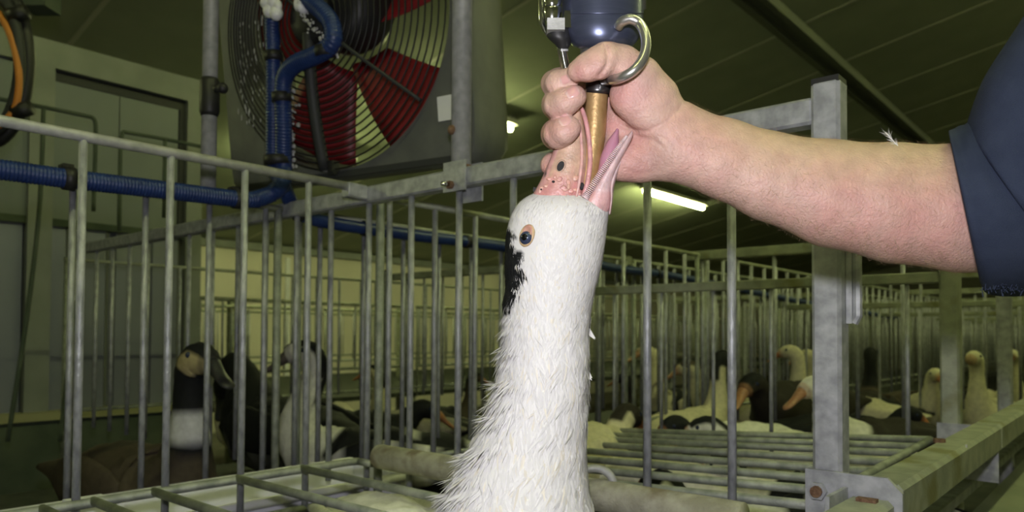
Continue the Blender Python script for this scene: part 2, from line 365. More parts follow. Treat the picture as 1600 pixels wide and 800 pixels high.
# hooked tab on the side of the post
mb = MB(); mb.obox((XB+0.008, YC-0.019, H+0.062), (0.006, 0, 0), (0, 0.003, 0), (0, 0, 0.05)); mb.tube([(XB+0.008, YC-0.026, H+0.11), (XB+0.008, YC-0.026, H+0.02), (XB+0.008, YC-0.022, H+0.013)], 0.005, 8)
mb.build('hook_tab', MT['zinc'], NEAR)
# wall clamp around the beam where the pole stands
yp = on(708, 270, 0, XB-0.02)[1]
CLP = MB().box((XB-0.0185, yp-0.024, H+HT-0.036), (XB-0.0145, yp+0.024, H+HT+0.012)).build('clamp_plate', MT['zinc'], NEAR)
MB().box((XB+0.0145, yp-0.03, H+HT-0.050), (XB+0.0185, yp+0.018, H+HT+0.012)).build('clamp_plate', MT['zinc'], NEAR)
mb = MB(); bolt(mb, (XB-0.0185, yp+0.005, H+HT-0.026), (-1, 0, 0), 0.0068, 0.007); mb.build('rusty_bolt', MT['rust'], CLP, label='rust brown bolt in the clamp plate')
mb = MB(); mb.tube([(XB-0.025, yp+0.005, H+HT-0.026), (XB-0.038, yp+0.007, H+HT-0.026)], 0.0035, 8); mb.build('bolt_stud', MT['steel'], CLP, True)
# sleeve clamp at the corner
mb = MB(); sq_tube(mb, (XB-0.055, Y1-0.002, H+HT-0.010), (XB-0.013, Y1-0.002, H+HT-0.011), 0.022, 0.026); mb.build('corner_sleeve', MT['zinc'], NEAR)

FARD = None
for k in range(1, 9):
    xx = XB+PX*k
    for (ya, yb, nm) in ((YC, Y1+0.05, 'first'), (Y2, 2.62, 'second')):
        if k == 1:
            d = divider(xx, ya, yb, 'cage divider with square post and top beam, second in its row behind the raised arm' if nm == 'first' else 'cage divider in the second row with corner post seen left of the held duck', ya+0.11, False, 'a' if nm == 'first' else 'b')
            if nm == 'first': FD1 = d
            else: FD2 = d
        else:
            copy_tree(FD1 if nm == 'first' else FD2, (xx, ya, ZF), ORD[k]+' cage divider of the '+('near' if nm == 'first' else 'second')+' row, counted away from the square post')
# half-height gate panels between posts
def half_gate(x, label):
    t = empty('cage_gate', (x, YC, ZF), label, 'cage', 'half height gates across the pens')
    mb = MB(); sq_tube(mb, (x, YC, ZF-0.05), (x, YC, H+HT), 0.031, 0.031, (1, 0, 0)); mb.build('post', MT['beamtop'], t)
    mb = MB(); sq_tube(mb, (x, YC+0.0155, H+0.104), (x, Y1-0.03, H+0.104), 0.018, 0.02); mb.build('top_rail', MT['beamtop'], t)
    for i in range(6): bar_part('bar', t, (x, YC+0.07+0.125*i*1.02, H+0.095), 0.34, 0.0042, MT['bar'])
    mb = MB(); mb.box((x-0.019, YC-0.072, H-0.25), (x-0.0155, YC+0.02, H-0.155)); mb.build('bracket_plate', MT['zinc'], t)
    return t
HG = half_gate(XB+PX/2, 'half height cage gate with square post, seen under the forearm beside the sleeve')
for k in range(1, 7): copy_tree(HG, (XB+PX/2+PX*k, YC, ZF), ORD[k]+' half height cage gate of the near row, counted from the square post')

# side fences (rail on top, bars hanging)
def fence(xa, xb, y, top, length, label, r_rail, group=None, sp=0.1165, x_first=None, br_=BR, near=False, mat='bar', foot=None):
    t = empty('fence_panel', (xa, y, ZF), label, 'fence', group)
    MB().tube([(xa, y, H+top), (xb, y, H+top)], r_rail, 10).build('top_rail', MT['galv' if near else 'beamtop'], t, True)
    MB().tube([(xa, y, H+top-length+0.006), (xb, y, H+top-length+0.006)], r_rail*0.8, 8).build('bottom_rail', MT['lid'], t, True)
    if foot:
        for q in (xa+0.008, xb-0.008): MB().tube([(q, y, foot), (q, y, H+top)], 0.008, 6).build('post', MT['lid'], t, True)
    x = xa+0.03 if x_first is None else x_first
    while x < xb-0.005:
        if x > xa: bar_part('bar', t, (x, y, H+top-r_rail*0.5), length, br_, MT[mat])
        x += sp
    return t
F1 = fence(-0.45, XB-0.05, Y1, HT-0.003, 0.56, 'nearest galvanised bar fence running from the left edge to the fan corner', 0.0075, None, 0.1165, 0.366-0.1165*7, BR, True)
FA = fence(XB+0.018, XB+PX-0.02, Y1, HT-0.012, 0.50, 'bar fence panel behind the held duck, running on from the clamp corner', 0.0065, 'bar fences along the pens', foot=ZF-0.03)
for k in range(1, 7): copy_tree(FA, (XB+PX*k+0.014, Y1, ZF), ORD[k]+' bar fence panel along the near row, counted away from the clamp corner')
FB = fence(-0.45, XB-0.016, Y2, HT-0.012, 0.60, 'bar fence panel carrying the blue hose on the far side of the trough', 0.0065, 'bar fences along the pens', 0.1165, 0.442-0.1165*7, foot=ZF2-0.03)
FC = fence(XB+0.016, XB+PX-0.02, Y2, HT-0.012, 0.60, 'bar fence panel of the second row behind the lower part of the fan', 0.0065, 'bar fences along the pens', 0.1165, 0.921, foot=ZF2-0.03)
for k in range(1, 7): copy_tree(FC, (XB+PX*k+0.016, Y2, ZF), ORD[k]+' bar fence panel along the front of the second row, counted away from the fan')
FD = None
for k in range(0, 7):
    if FD is None: FD = fence(XB+PX*k+0.016, XB+PX*(k+1)-0.02, 2.66, HT-0.03, 0.50, 'bar fence panel at the back of the second row, first behind the fan corner', 0.0065, 'bar fences along the pens', foot=ZF2-0.03)
    else: copy_tree(FD, (XB+PX*k+0.016, 2.66, ZF), ORD[k]+' bar fence panel along the back of the second row, counted away from the fan')
# rows farther back
FE = None
for row, (yy, hh) in enumerate(((3.9, 0.18), (5.0, 0.18), (6.2, 0.18))):
    for k in range(7):
        xx = 1.9+1.6*k
        lb = ORD[k]+' bar fence panel from the left in the '+('nearest', 'middle', 'rearmost')[row]+' far line before the yellow wall'
        if FE is None: FE = fence(xx, xx+1.56, yy, hh, 0.42, lb, 0.012, 'far bar fences before the yellow wall', 0.13, None, 0.006, foot=ZF-0.03)
        else: copy_tree(FE, (xx, yy, ZF), lb)
for i in range(5):
    q = empty('cage_post', (2.9+1.7*i, 5.35, 0), ORD[i]+' square steel post from the left among the far pens', 'post', 'posts among the far pens')
    mb = MB(); sq_tube(mb, (2.9+1.7*i, 5.35, 0), (2.9+1.7*i, 5.35, H+0.26), 0.06, 0.06, (1, 0, 0)); mb.build('post_shaft', MT['beamtop'], q)
    MB().box((2.84+1.7*i, 5.29, 0), (2.96+1.7*i, 5.41, 0.02)).build('foot_plate', MT['beamtop'], q)

# long longitudinal beam on the right with bolts, plus the lower rail and splash sheet
LB = empty('long_beam', (XB, 0.213, H-0.2), 'long dirty galvanised beam running along the pens at lower right', 'beam')
def lbeam(xa, xb, name, y=0.210, h=-0.176):
    mb = MB(); sq_tube(mb, (xa, y, H+h), (xb, y, H+h), 0.044, 0.046); return mb.build(name, MT['beamtop'], LB)
lbeam(0.25, XB-0.025, 'beam_length', 0.216, -0.191); lbeam(XB-0.015, XB+PX/2-0.01, 'beam_length')
for k in range(5): lbeam(XB+PX/2+PX*k*0.5, XB+PX/2+PX*(k+1)*0.5-0.01, 'beam_length')
mb = MB(); mb.box((XB-0.050, 0.205, H-0.170), (XB-0.040, 0.224, H-0.1645)); mb.build('beam_bolt', MT['rust'], LB)
mb = MB(); bolt(mb, (XB-0.050, 0.195, H-0.186), (0, -1, 0), 0.008, 0.010); mb.build('beam_bolt', MT['rust'], LB)
mb = MB(); bolt(mb, (1.20, 0.225, H-0.154), (0, 0, 1), 0.008, 0.006); mb.build('beam_bolt', MT['rust'], LB)
MB().box((1.19, 0.1895, H-0.197), (1.196, 0.1915, H-0.152)).build('beam_seam', MT['galv'], LB)
# flange of the bracket on the near piece
mb = MB(); mb.box((XB-0.085, 0.2385, H-0.20), (XB-0.0245, 0.2425, H-0.160)); mb.build('beam_flange', MT['zinc'], LB)
mb = MB(); sq_tube(mb, (0.25, 0.238, H-0.262), (9, 0.238, H-0.262), 0.02, 0.02)
tagp(mb.build('lower_rail', MT['lid'], loc=(4, 0.238, H-0.262)), 'thin dark steel rail running below the long beam', 'rail')
mb = MB(); ya, yb = 0.225, 0.16
v = []
for x in (0.25, 9.0): v += [(x, 0.245, H-0.33), (x, 0.12, H-0.36), (x, 0.117, H-0.352), (x, 0.243, H-0.322)]
mb.add(v, [(0, 4, 5, 1), (1, 5, 6, 2), (2, 6, 7, 3), (3, 7, 4, 0), (0, 1, 2, 3), (7, 6, 5, 4)])
tagp(mb.build('splash_sheet', MT['skirt'], loc=(4, 0.15, H-0.34)), 'sloping green grey splash sheet along the aisle at the lower right corner', 'sheet')
# supporting legs, cage floors
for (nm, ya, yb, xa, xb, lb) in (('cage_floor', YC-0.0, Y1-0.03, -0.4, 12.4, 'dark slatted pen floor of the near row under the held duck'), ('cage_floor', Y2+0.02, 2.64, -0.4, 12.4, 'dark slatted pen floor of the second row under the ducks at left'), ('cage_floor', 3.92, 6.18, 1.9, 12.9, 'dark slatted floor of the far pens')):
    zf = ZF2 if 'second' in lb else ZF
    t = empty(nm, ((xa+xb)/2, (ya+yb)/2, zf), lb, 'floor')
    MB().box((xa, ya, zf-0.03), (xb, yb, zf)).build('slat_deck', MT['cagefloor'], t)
    for i in range(8):
        for y in (ya+0.03, yb-0.03):
            x = xa+0.05+(xb-xa-0.1)*i/7; MB().box((x-0.02, y-0.02, 0), (x+0.02, y+0.02, zf-0.03)).build('leg', MT['beamtop'], t)

# lid grids
L1 = empty('lid_grid', (0.5, 0.85, H-0.226), 'open lid grid of round bars at bottom left beside the held duck', 'grid')
LR = 0.0065; hz = -0.226
MB().tube([rel(-0.3, 1.052, hz), rel(0.790, 1.052, hz), rel(0.806, 1.046, hz)], LR, 10).build('rail', MT['lid'], L1, True)
MB().tube([rel(-0.3, 0.56, hz), rel(0.47, 0.56, hz)], LR, 10).build('rail', MT['lid'], L1, True)
for px in (60, 140, 235, 368, 470):
    x = on(px, 804-0.15*px, 2, H+hz)[0]; y_end = 0.56 if x < 0.5 else 0.66
    MB().tube([rel(x, 1.052, hz+0.002), rel(x, y_end, hz+0.002)], LR*0.95, 10).build('bar', MT['lid'], L1, True)
x = on(470, 733, 2, H+hz)[0]; MB().tube([rel(x-0.13, 0.66, hz), rel(x+0.01, 0.66, hz)], LR, 10).build('rail', MT['lid'], L1, True)
MB().tube([rel(0.806, 1.046, hz), rel(0.806, 1.01, hz)], LR*0.95, 10).build('bar', MT['lid'], L1, True)
L2 = empty('lid_grid', (1.2, 0.7, H-0.226), 'lid grid of eight dark round bars behind the nearest divider at right of the duck', 'grid')
# bars measured where they cross two sight lines
ls = [754, 735, 719, 706, 695, 686, 679, 672]; rs = [791, 766.5, 748, 731.5, 716, 702, 692, 682]
rowL, rowR = [], []
for a, b in zip(ls, rs):
    pl, pr_ = on(934, a, 2, H-0.226), on(1281, b, 2, H-0.196); d = (pr_-pl)/(pr_[1]-pl[1])
    A, B = pl+d*(1.03-pl[1]), pl+d*(0.29-pl[1]); rowL.append(A); rowR.append(B)
    MB().tube([A, B], 0.0062, 8).build('bar', MT['lid'], L2, True)
MB().tube(rowL, 0.0065, 8).build('rail', MT['lid'], L2, True); MB().tube(rowR, 0.0065, 8).build('rail', MT['lid'], L2, True)
# thick pipe with eyelet
XPp = 0.765; hp = -0.200
tp = empty('round_pipe', (XPp, 0.6, H+hp), 'thick dull round pipe lying behind the held duck with an open left end', 'pipe')
yl = on(592, 712, 0, XPp)[1]
n = 24; R = []; th = np.arange(n)*2*math.pi/n
def ringy(y, r): return np.stack([XPp+r*np.cos(th), np.full(n, y), H+hp+r*np.sin(th)], 1)
mb = MB(); mb.rings([ringy(yl-0.03, 0.014), ringy(yl, 0.014), ringy(yl+0.002, 0.0165), ringy(yl, 0.0185), ringy(yl-0.004, 0.0195), ringy(0.33, 0.0195)][::-1], True)
mb.build('pipe_shaft', MT['pipe'], tp, True)
e = on(935, 762, 0, XPp-0.005); a = np.linspace(0, math.pi*1.5, 16)
c = on(928, 757, 0, XPp-0.01)
mb = MB().tube([c+rt*0.024*math.sin(q)+up*(0.020*math.cos(q)) for q in np.linspace(-0.9, 2.5, 16)], 0.0052, 8); mb.build('eyelet', MT['galv'], tp, True)
# trough
tr = empty('drinking_trough', (0.3, 1.17, H-0.4), 'long white plastic trough behind the near fence at bottom left', 'trough')
prof = [(1.084, -0.262), (1.081, -0.270), (1.09, -0.276), (1.10, -0.34), (1.13, -0.375), (1.21, -0.375), (1.245, -0.34), (1.262, -0.262), (1.268, -0.258), (1.268, -0.25), (1.255, -0.25), (1.238, -0.335), (1.205, -0.366), (1.135, -0.366), (1.107, -0.335), (1.094, -0.262)]
R = [[(x, y, H+z-0.012) for y, z in prof] for x in (-0.5, 0.955)]
mb = MB(); mb.rings(R, False); cap = [(0.955, y, H+z-0.012) for y, z in ((1.088, -0.264), (1.10, -0.34), (1.13, -0.374), (1.21, -0.374), (1.245, -0.34), (1.262, -0.26))]
mb.add(cap+[(x-0.004, y, z) for x, y, z in cap], [(0, 1, 2, 3, 4, 5), (11, 10, 9, 8, 7, 6)]+[(i, i+6, (i+1) % 6+6, (i+1) % 6) for i in range(6)])
mb.build('trough_body', MT['trough'], tr)
mb = MB().tube([rel(-0.5, 1.086, -0.277), rel(0.955, 1.086, -0.277)], 0.0085, 8); mb.build('rolled_rim', MT['white'], tr, True)
MB().box((-0.1, 1.082+0.02, H-0.262), (-0.06, 1.26, H-0.255)).build('bracket', MT['white'], tr)
bx = on(135, 765, 1, 1.12); mb = MB().box((bx[0]-0.02, 1.09, H-0.262), (bx[0]+0.03, 1.15, H-0.236)); mb.build('end_clip', MT['white'], tr)
for i in range(3): MB().box((-0.3+0.55*i, 1.15, ZF-0.73+0.0), (-0.26+0.55*i, 1.19, H-0.387)).build('leg', MT['lid'], tr)

# poles
pc = on(717, 100, 0, XB); MPy = yp+0.002
t = empty('pole', (XB+0.0, MPy, H+HT), 'right galvanised round pole standing on the beam clamp before the fan', 'pole')
MB().tube([(XB, MPy, H+HT+0.003), (XB, MPy, czz(MPy)-0.002)], 0.0165, 16).build('pole_shaft', MT['galv'], t, True)
MB().tube([(XB, MPy, H+HT+0.001), (XB, MPy, H+HT+0.008)], 0.018, 16).build('rust_ring', MT['rust'], t, True)
k = on(706, 203, 0, XB-0.017); mb = MB().sphere(k, (0.007, 0.007, 0.008)); mb.build('rusty_screw', MT['rust'], t, True)
pb = on(326, 250, 1, Y2)
t = empty('pole', (pb[0], Y2, H+HT-0.01), 'left galvanised round pole with a black clamp, standing on the hose fence', 'pole')
MB().tube([(pb[0], Y2, H+HT-0.004), (pb[0], Y2, czz(Y2)-0.002)], 0.0140, 16).build('pole_shaft', MT['galv'], t, True)
za, zb_ = on(326, 182, 1, Y2)[2], on(326, 122, 1, Y2)[2]
mb = MB().tube([(pb[0], Y2, za), (pb[0], Y2, za+0.01), (pb[0], Y2, zb_-0.008), (pb[0], Y2, zb_)], [0.015, 0.0185, 0.0185, 0.015], 14)
mb.tube([P(335, 140, 1.36), P(347, 138, 1.36)], 0.007, 8); mb.sphere(P(348, 138, 1.36), 0.010); mb.build('black_clamp', MT['black'], t, True)

# ------------------------------------------------------------------ fan
FC_ = P(517, 38, 1.45); az = YAW-math.radians(30); ti = math.radians(7)
fe = np.array([math.sin(az), -math.cos(az), 0]); fnh = -np.array([math.cos(az), math.sin(az), 0])
fn = fnh*math.cos(ti)-np.array([0, 0, 1])*math.sin(ti); fu = np.cross(fn, fe); fu = fu if fu[2] > 0 else -fu
FAN = empty('box_fan', FC_-fu*0.31, 'large grey box fan with red blades and black wire grille standing above the cage corner', 'fan')
def fp(x, y, z=0): return FC_+fe*x+fu*y+fn*z
def fpx(px, py, z=0):
    d = ray(px, py); q = FC_+fn*z-O; return O+d*((q@fn)/(d@fn))
RH = 0.283; nn = 96; hs = 0.325; rc = 0.06
sq, ci = [], []
bot = -0.315
for i in range(nn):
    a = 2*math.pi*i/nn; cx, cy = math.cos(a), math.sin(a); m_ = max(abs(cx), abs(cy)); sx, sy = cx/m_*hs, cy/m_*hs
    ax_, ay_ = abs(sx)-(hs-rc), abs(sy)-(hs-rc)
    if ax_ > 0 and ay_ > 0:
        l = math.hypot(ax_, ay_); f_ = rc/l if l > rc else 1; sx, sy = math.copysign(hs-rc+ax_*f_, sx), math.copysign(hs-rc+ay_*f_, sy)
    sy = max(sy, -0.302)
    sq.append((sx, sy)); ci.append((cx*RH, cy*RH))
R = [[fp(x*0.86, y*0.86, -0.17) for x, y in sq], [fp(x*0.93, y*0.93, -0.15) for x, y in sq], [fp(x*0.975, y*0.97, -0.11) for x, y in sq], [fp(x, y, -0.012) for x, y in sq], [fp(x*0.985, y*0.985, 0) for x, y in sq], [fp(x, y, 0) for x, y in ci], [fp(x*0.985, y*0.985, -0.02) for x, y in ci], [fp(x*0.98, y*0.98, -0.165) for x, y in ci]]
mb = MB(); mb.rings(R, False, closed=True); HO = mb.build('housing', MT['fan'], FAN, 'angle')
# grille rings, domed
def dome(r): return 0.012+0.045*(1-(r/RH)**2)
for i in range(19):
    r = RH*(0.22+0.78*i/18); a = np.arange(64)*2*math.pi/64
    mb = MB().tube([fp(r*math.cos(q), r*math.sin(q), dome(r)) for q in a], 0.0018, 5, closed=True); mb.build('grille_ring', MT['wire'], FAN, True)
for k, a in enumerate((math.radians(-40), math.radians(-96), math.radians(140), math.radians(40))):
    rr = np.linspace(0.03, RH, 12); wdt = 0.012 if k == 1 else 0.004
    mb = MB().tube([fp(r*math.cos(a), r*math.sin(a), dome(r)+0.004) for r in rr], wdt, 6); mb.build('strut', MT['darkgrey'], FAN, True)
mb = MB().tube([fp(0, 0.0, 0.070), fp(0, 0, 0.064), fp(0, 0, 0.05)], [0.02, 0.045, 0.055], 24); mb.build('grille_hub', MT['wire'], FAN, True)
mb = MB().tube([fp(0.02, 0.03, 0.03), fp(0.02, 0.03, 0.02), fp(0.02, 0.03, -0.06), fp(0, 0, -0.10)], [0.06, 0.085, 0.09, 0.05], 28); mb.build('motor', MT['black'], FAN, True)
for k in range(5):
    a0 = math.radians(-54+72*k); g = []
    for i in range(9):
        r = 0.075+(0.268-0.075)*i/8; row = []
        for j in range(7):
            s_ = (j/6-0.5); wa = math.radians(47-6*(i/8)); q = a0+s_*wa+0.12*(i/8)
            row.append((r*math.cos(q), r*math.sin(q), -0.06-s_*0.055))
        g.append(row)
    v = [fp(*p) for row in g for p in row]+[fp(p[0], p[1], p[2]-0.003) for row in g for p in row]
    f = [];
    for i in range(8):
        for j in range(6):
            q = i*7+j; f += [(q, q+1, q+8, q+7), (q+63, q+70, q+71, q+64)]
    ed = [j for j in range(7)]+[i*7+6 for i in range(1, 9)]+[8*7+j for j in range(5, -1, -1)]+[i*7 for i in range(7, 0, -1)]
    for i in range(len(ed)): a_, b_ = ed[i], ed[(i+1) % len(ed)]; f.append((a_, a_+63, b_+63, b_))
    MB().add(v, f).build('blade', MT['red'], FAN, True)
# bottom edge lip and sticker
mb = MB(); mb.obox(fp(0, -0.293, 0.004), fe*0.27, fu*0.006, fn*0.004); mb.build('bottom_lip', MT['darkgrey'], HO)
sc = fpx(696, 169, 0.001); mb = MB(); mb.obox(sc, fe*0.0165, fu*0.022, fn*0.0012); mb.build('sticker', MT['sticker'], HO, label='small white sticker at the lower right of the fan')
mb = MB(); mb.obox(fp(-0.01, -hs+0.045, 0.012), fe*0.007, fu*0.014, fn*0.01); mb.build('black_clip', MT['black'], HO)
mb = MB(); mb.sphere(fp(-0.032, -hs+0.05, 0.012), 0.011); mb.build('screw_knob', MT['galv'], HO, True)
# dusty clumps on the grille
mb = MB()
for i in range(150):
    px = 447+RNG.normal()*6+8*math.sin(i*0.5); py = 140+i*0.85; p = fpx(px, py, 0.03)
    mb.sphere(p, 0.0025+0.003*RNG.random(3), 5, 3)
for i in range(90):
    px, py = 372+RNG.random()*45, 20+RNG.random()*180; mb.sphere(fpx(px, py, 0.02), (0.0015, 0.0015, 0.003+0.006*RNG.random()), 5, 3)
for i in range(60):
    q = RNG.random(); mb.sphere(fpx(470+60*q+RNG.normal()*3, 20+70*q+RNG.normal()*3, 0.075), 0.0018+0.0016*RNG.random(), 5, 3)
mb.build('dust', MT['dust'], FAN, True, kind='stuff')

# ------------------------------------------------------------------ blue hoses
def corr(pts, r, pitch=0.0055, amp=0.0011, n=12):
    pts = np.asarray(pts, float); d = np.r_[0, np.cumsum(np.linalg.norm(np.diff(pts, axis=0), axis=1))]; m = int(d[-1]/pitch*4)
    s = np.linspace(0, d[-1], m); Q = np.stack([np.interp(s, d, pts[:, k]) for k in range(3)], 1)
    return Q, r+amp*np.sin(2*math.pi*s/pitch)
YH = Y2-0.022
hl = [on(px, py, 1, YH) for px, py in ((-120, 250), (0, 265), (105, 279), (240, 295), (372, 311), (398, 312))]
hl = cat_rom(hl, 60)
BH = empty('blue_hose', hl[20], 'blue corrugated hose clipped along the second fence from the left edge to the fan', 'hose')
q, r = corr(hl, 0.0155); MB().tube(q, r, 12).build('hose_run', MT['hose'], BH, True)
v1 = cat_rom([on(398, 312, 1, YH), P(425, 302, 1.46), P(441, 285, 1.45), fpx(443, 260, 0.05), fpx(443, 200, 0.06), fpx(442, 152, 0.065), fpx(445, 120, 0.07), fpx(462, 100, 0.078), fpx(490, 88, 0.085), fpx(512, 76, 0.09), fpx(521, 60, 0.09), fpx(517, 35, 0.085), fpx(503, 18, 0.08), fpx(486, 2, 0.075), fpx(465, -20, 0.07)], 120)
q, r = corr(v1, 0.0165, 0.006, 0.0007); MB().tube(q, r, 12).build('hose_loop', MT['hose'], BH, True)
v2 = cat_rom([P(455, 318, 1.52), P(440, 285, 1.47), fpx(428, 255, 0.045), fpx(427, 180, 0.052), fpx(427, 100, 0.055), fpx(425, 15, 0.055), fpx(425, -40, 0.05)], 70)
q, r = corr(v2, 0.0150, 0.006, 0.0006); MB().tube(q, r, 12).build('hose_riser', MT['hose'], BH, True)
for (px, py, z, w_) in ((434, 250, 0.055, 0.032), (428, 88, 0.055, 0.022), (440, 152, 0.068, 0.022), (508, 80, 0.09, 0.022)):
    c = fpx(px, py, z); mb = MB().tube([c-fu*0.009, c+fu*0.009], w_*0.86, 14); mb.build('hose_tie', MT['black'], BH, True)
for px, py in ((107, 279), (371, 311)):
    c = on(px, py, 1, YH); mb = MB().tube([c-np.array([0.008, 0, 0]), c+np.array([0.008, 0, 0])], 0.019, 14); mb.obox(c+np.array([0, 0.012, 0.012]), (0.008, 0, 0), (0, 0.012, 0), (0, 0, 0.012)); mb.build('hose_clip', MT['black'], BH, True)
for px, py in ((425, 8), (478, 2)):
    mb = MB()
    for i in range(9): mb.sphere(fpx(px+RNG.normal()*9, py+RNG.normal()*5, 0.075), 0.008+0.007*RNG.random(3), 8, 6)
    mb.build('white_tape', MT['white'], BH, True)
h2 = cat_rom([on(455, 325, 1, YH), on(500, 345, 1, YH), on(640, 367, 1, YH), on(790, 386, 1, YH), on(960, 419, 1, YH), on(1060, 433, 1, YH), on(1240, 469, 1, YH), on(1400, 497, 1, YH)], 60)
BH2 = empty('blue_hose', h2[20], 'dark blue hose running from below the fan along the fence behind the held duck', 'hose')
MB().tube(h2, 0.0140, 12).build('hose_run', MT['hose'], BH2, True)
for i in range(6): c = h2[4+9*i]; MB().tube([c-np.array([0.007, 0, 0]), c+np.array([0.007, 0, 0])], 0.017, 12).build('hose_clip', MT['black'], BH2, True)

# cable coil at top left, wire hanger panels before the door
CO = empty('cable_coil', P(-20, 100, 1.9), 'coil of thick black hose with an orange cable hanging at the top left edge', 'coil')
for k, (rx, ry, dz, r, m_) in enumerate(((62, 128, 0, 0.016, 'black'), (55, 118, 0.03, 0.014, 'black'), (49, 110, -0.03, 0.014, 'darkgrey'))):
    pts = [P(-18+rx*math.cos(a), 96+ry*math.sin(a), 1.9+dz) for a in np.arange(48)*2*math.pi/48]
    MB().tube(pts, r, 10, closed=True).build('hose_loop', MT[m_], CO, True)
pts = cat_rom([P(-30, -10, 1.86), P(0, 25, 1.86), P(18, 60, 1.86), P(29, 110, 1.86), P(28, 150, 1.86), P(20, 175, 1.86), P(0, 195, 1.86), P(-20, 205, 1.86)], 50)
MB().tube(pts, 0.0085, 10).build('orange_cable', MT['orange'], CO, True, label='orange cable')
for px, py in ((32, 22), (38, 172)): MB().tube([P(px-16, py+4, 1.87), P(px+10, py-4, 1.87)], 0.02, 8).build('cable_tie', MT['black'], CO, True)
MB().tube([P(-60, -30, 1.95), P(-18, -28, 1.9), P(20, -30, 1.95)], 0.01, 8).build('hanging_hook', MT['galv'], CO, True)
YW = 2.50
def wire_panel(pp, label):
    c = on(*pp[0][0], 1, YW); t = empty('wire_hanger', (c[0], YW, ZF), label, 'frame')
    for i, s in enumerate(pp): MB().tube(cat_rom([on(a, b, 1, YW) for a, b in s], 14) if len(s) > 2 else [on(a, b, 1, YW) for a, b in s], 0.0065, 8).build('rod' if i else 'top_rod', MT['plinth'], t, True)
wire_panel([[(-90, 138), (60, 166), (143, 183)], [(143, 183), (149, 192), (149, 230), (146, 330)], [(68, 170), (62, 320), (44, 480), (12, 690)]], 'dark bent wire frame with a rounded corner before the door, left one')
wire_panel([[(192, 206), (250, 216), (318, 230)], [(192, 206), (188, 240), (187, 360)], [(258, 218), (256, 340)], [(120, 470), (108, 560), (94, 690)]], 'dark bent wire frame hanging before the middle of the door, right one')
c = P(62, 4, 2.2); mb = MB(); mb.obox(c, rt*0.04, up*0.024, fw*0.04); t = tagp(mb.build('junction_box', MT['plinth'], loc=c), 'small dark box mounted high at top left above the door', 'box')
mb = MB(); mb.tube([c+up*0.03, (c[0], c[1], czz(c[1])-0.002)], 0.012, 8); mb.build('drop_rod', MT['plinth'], t, True)

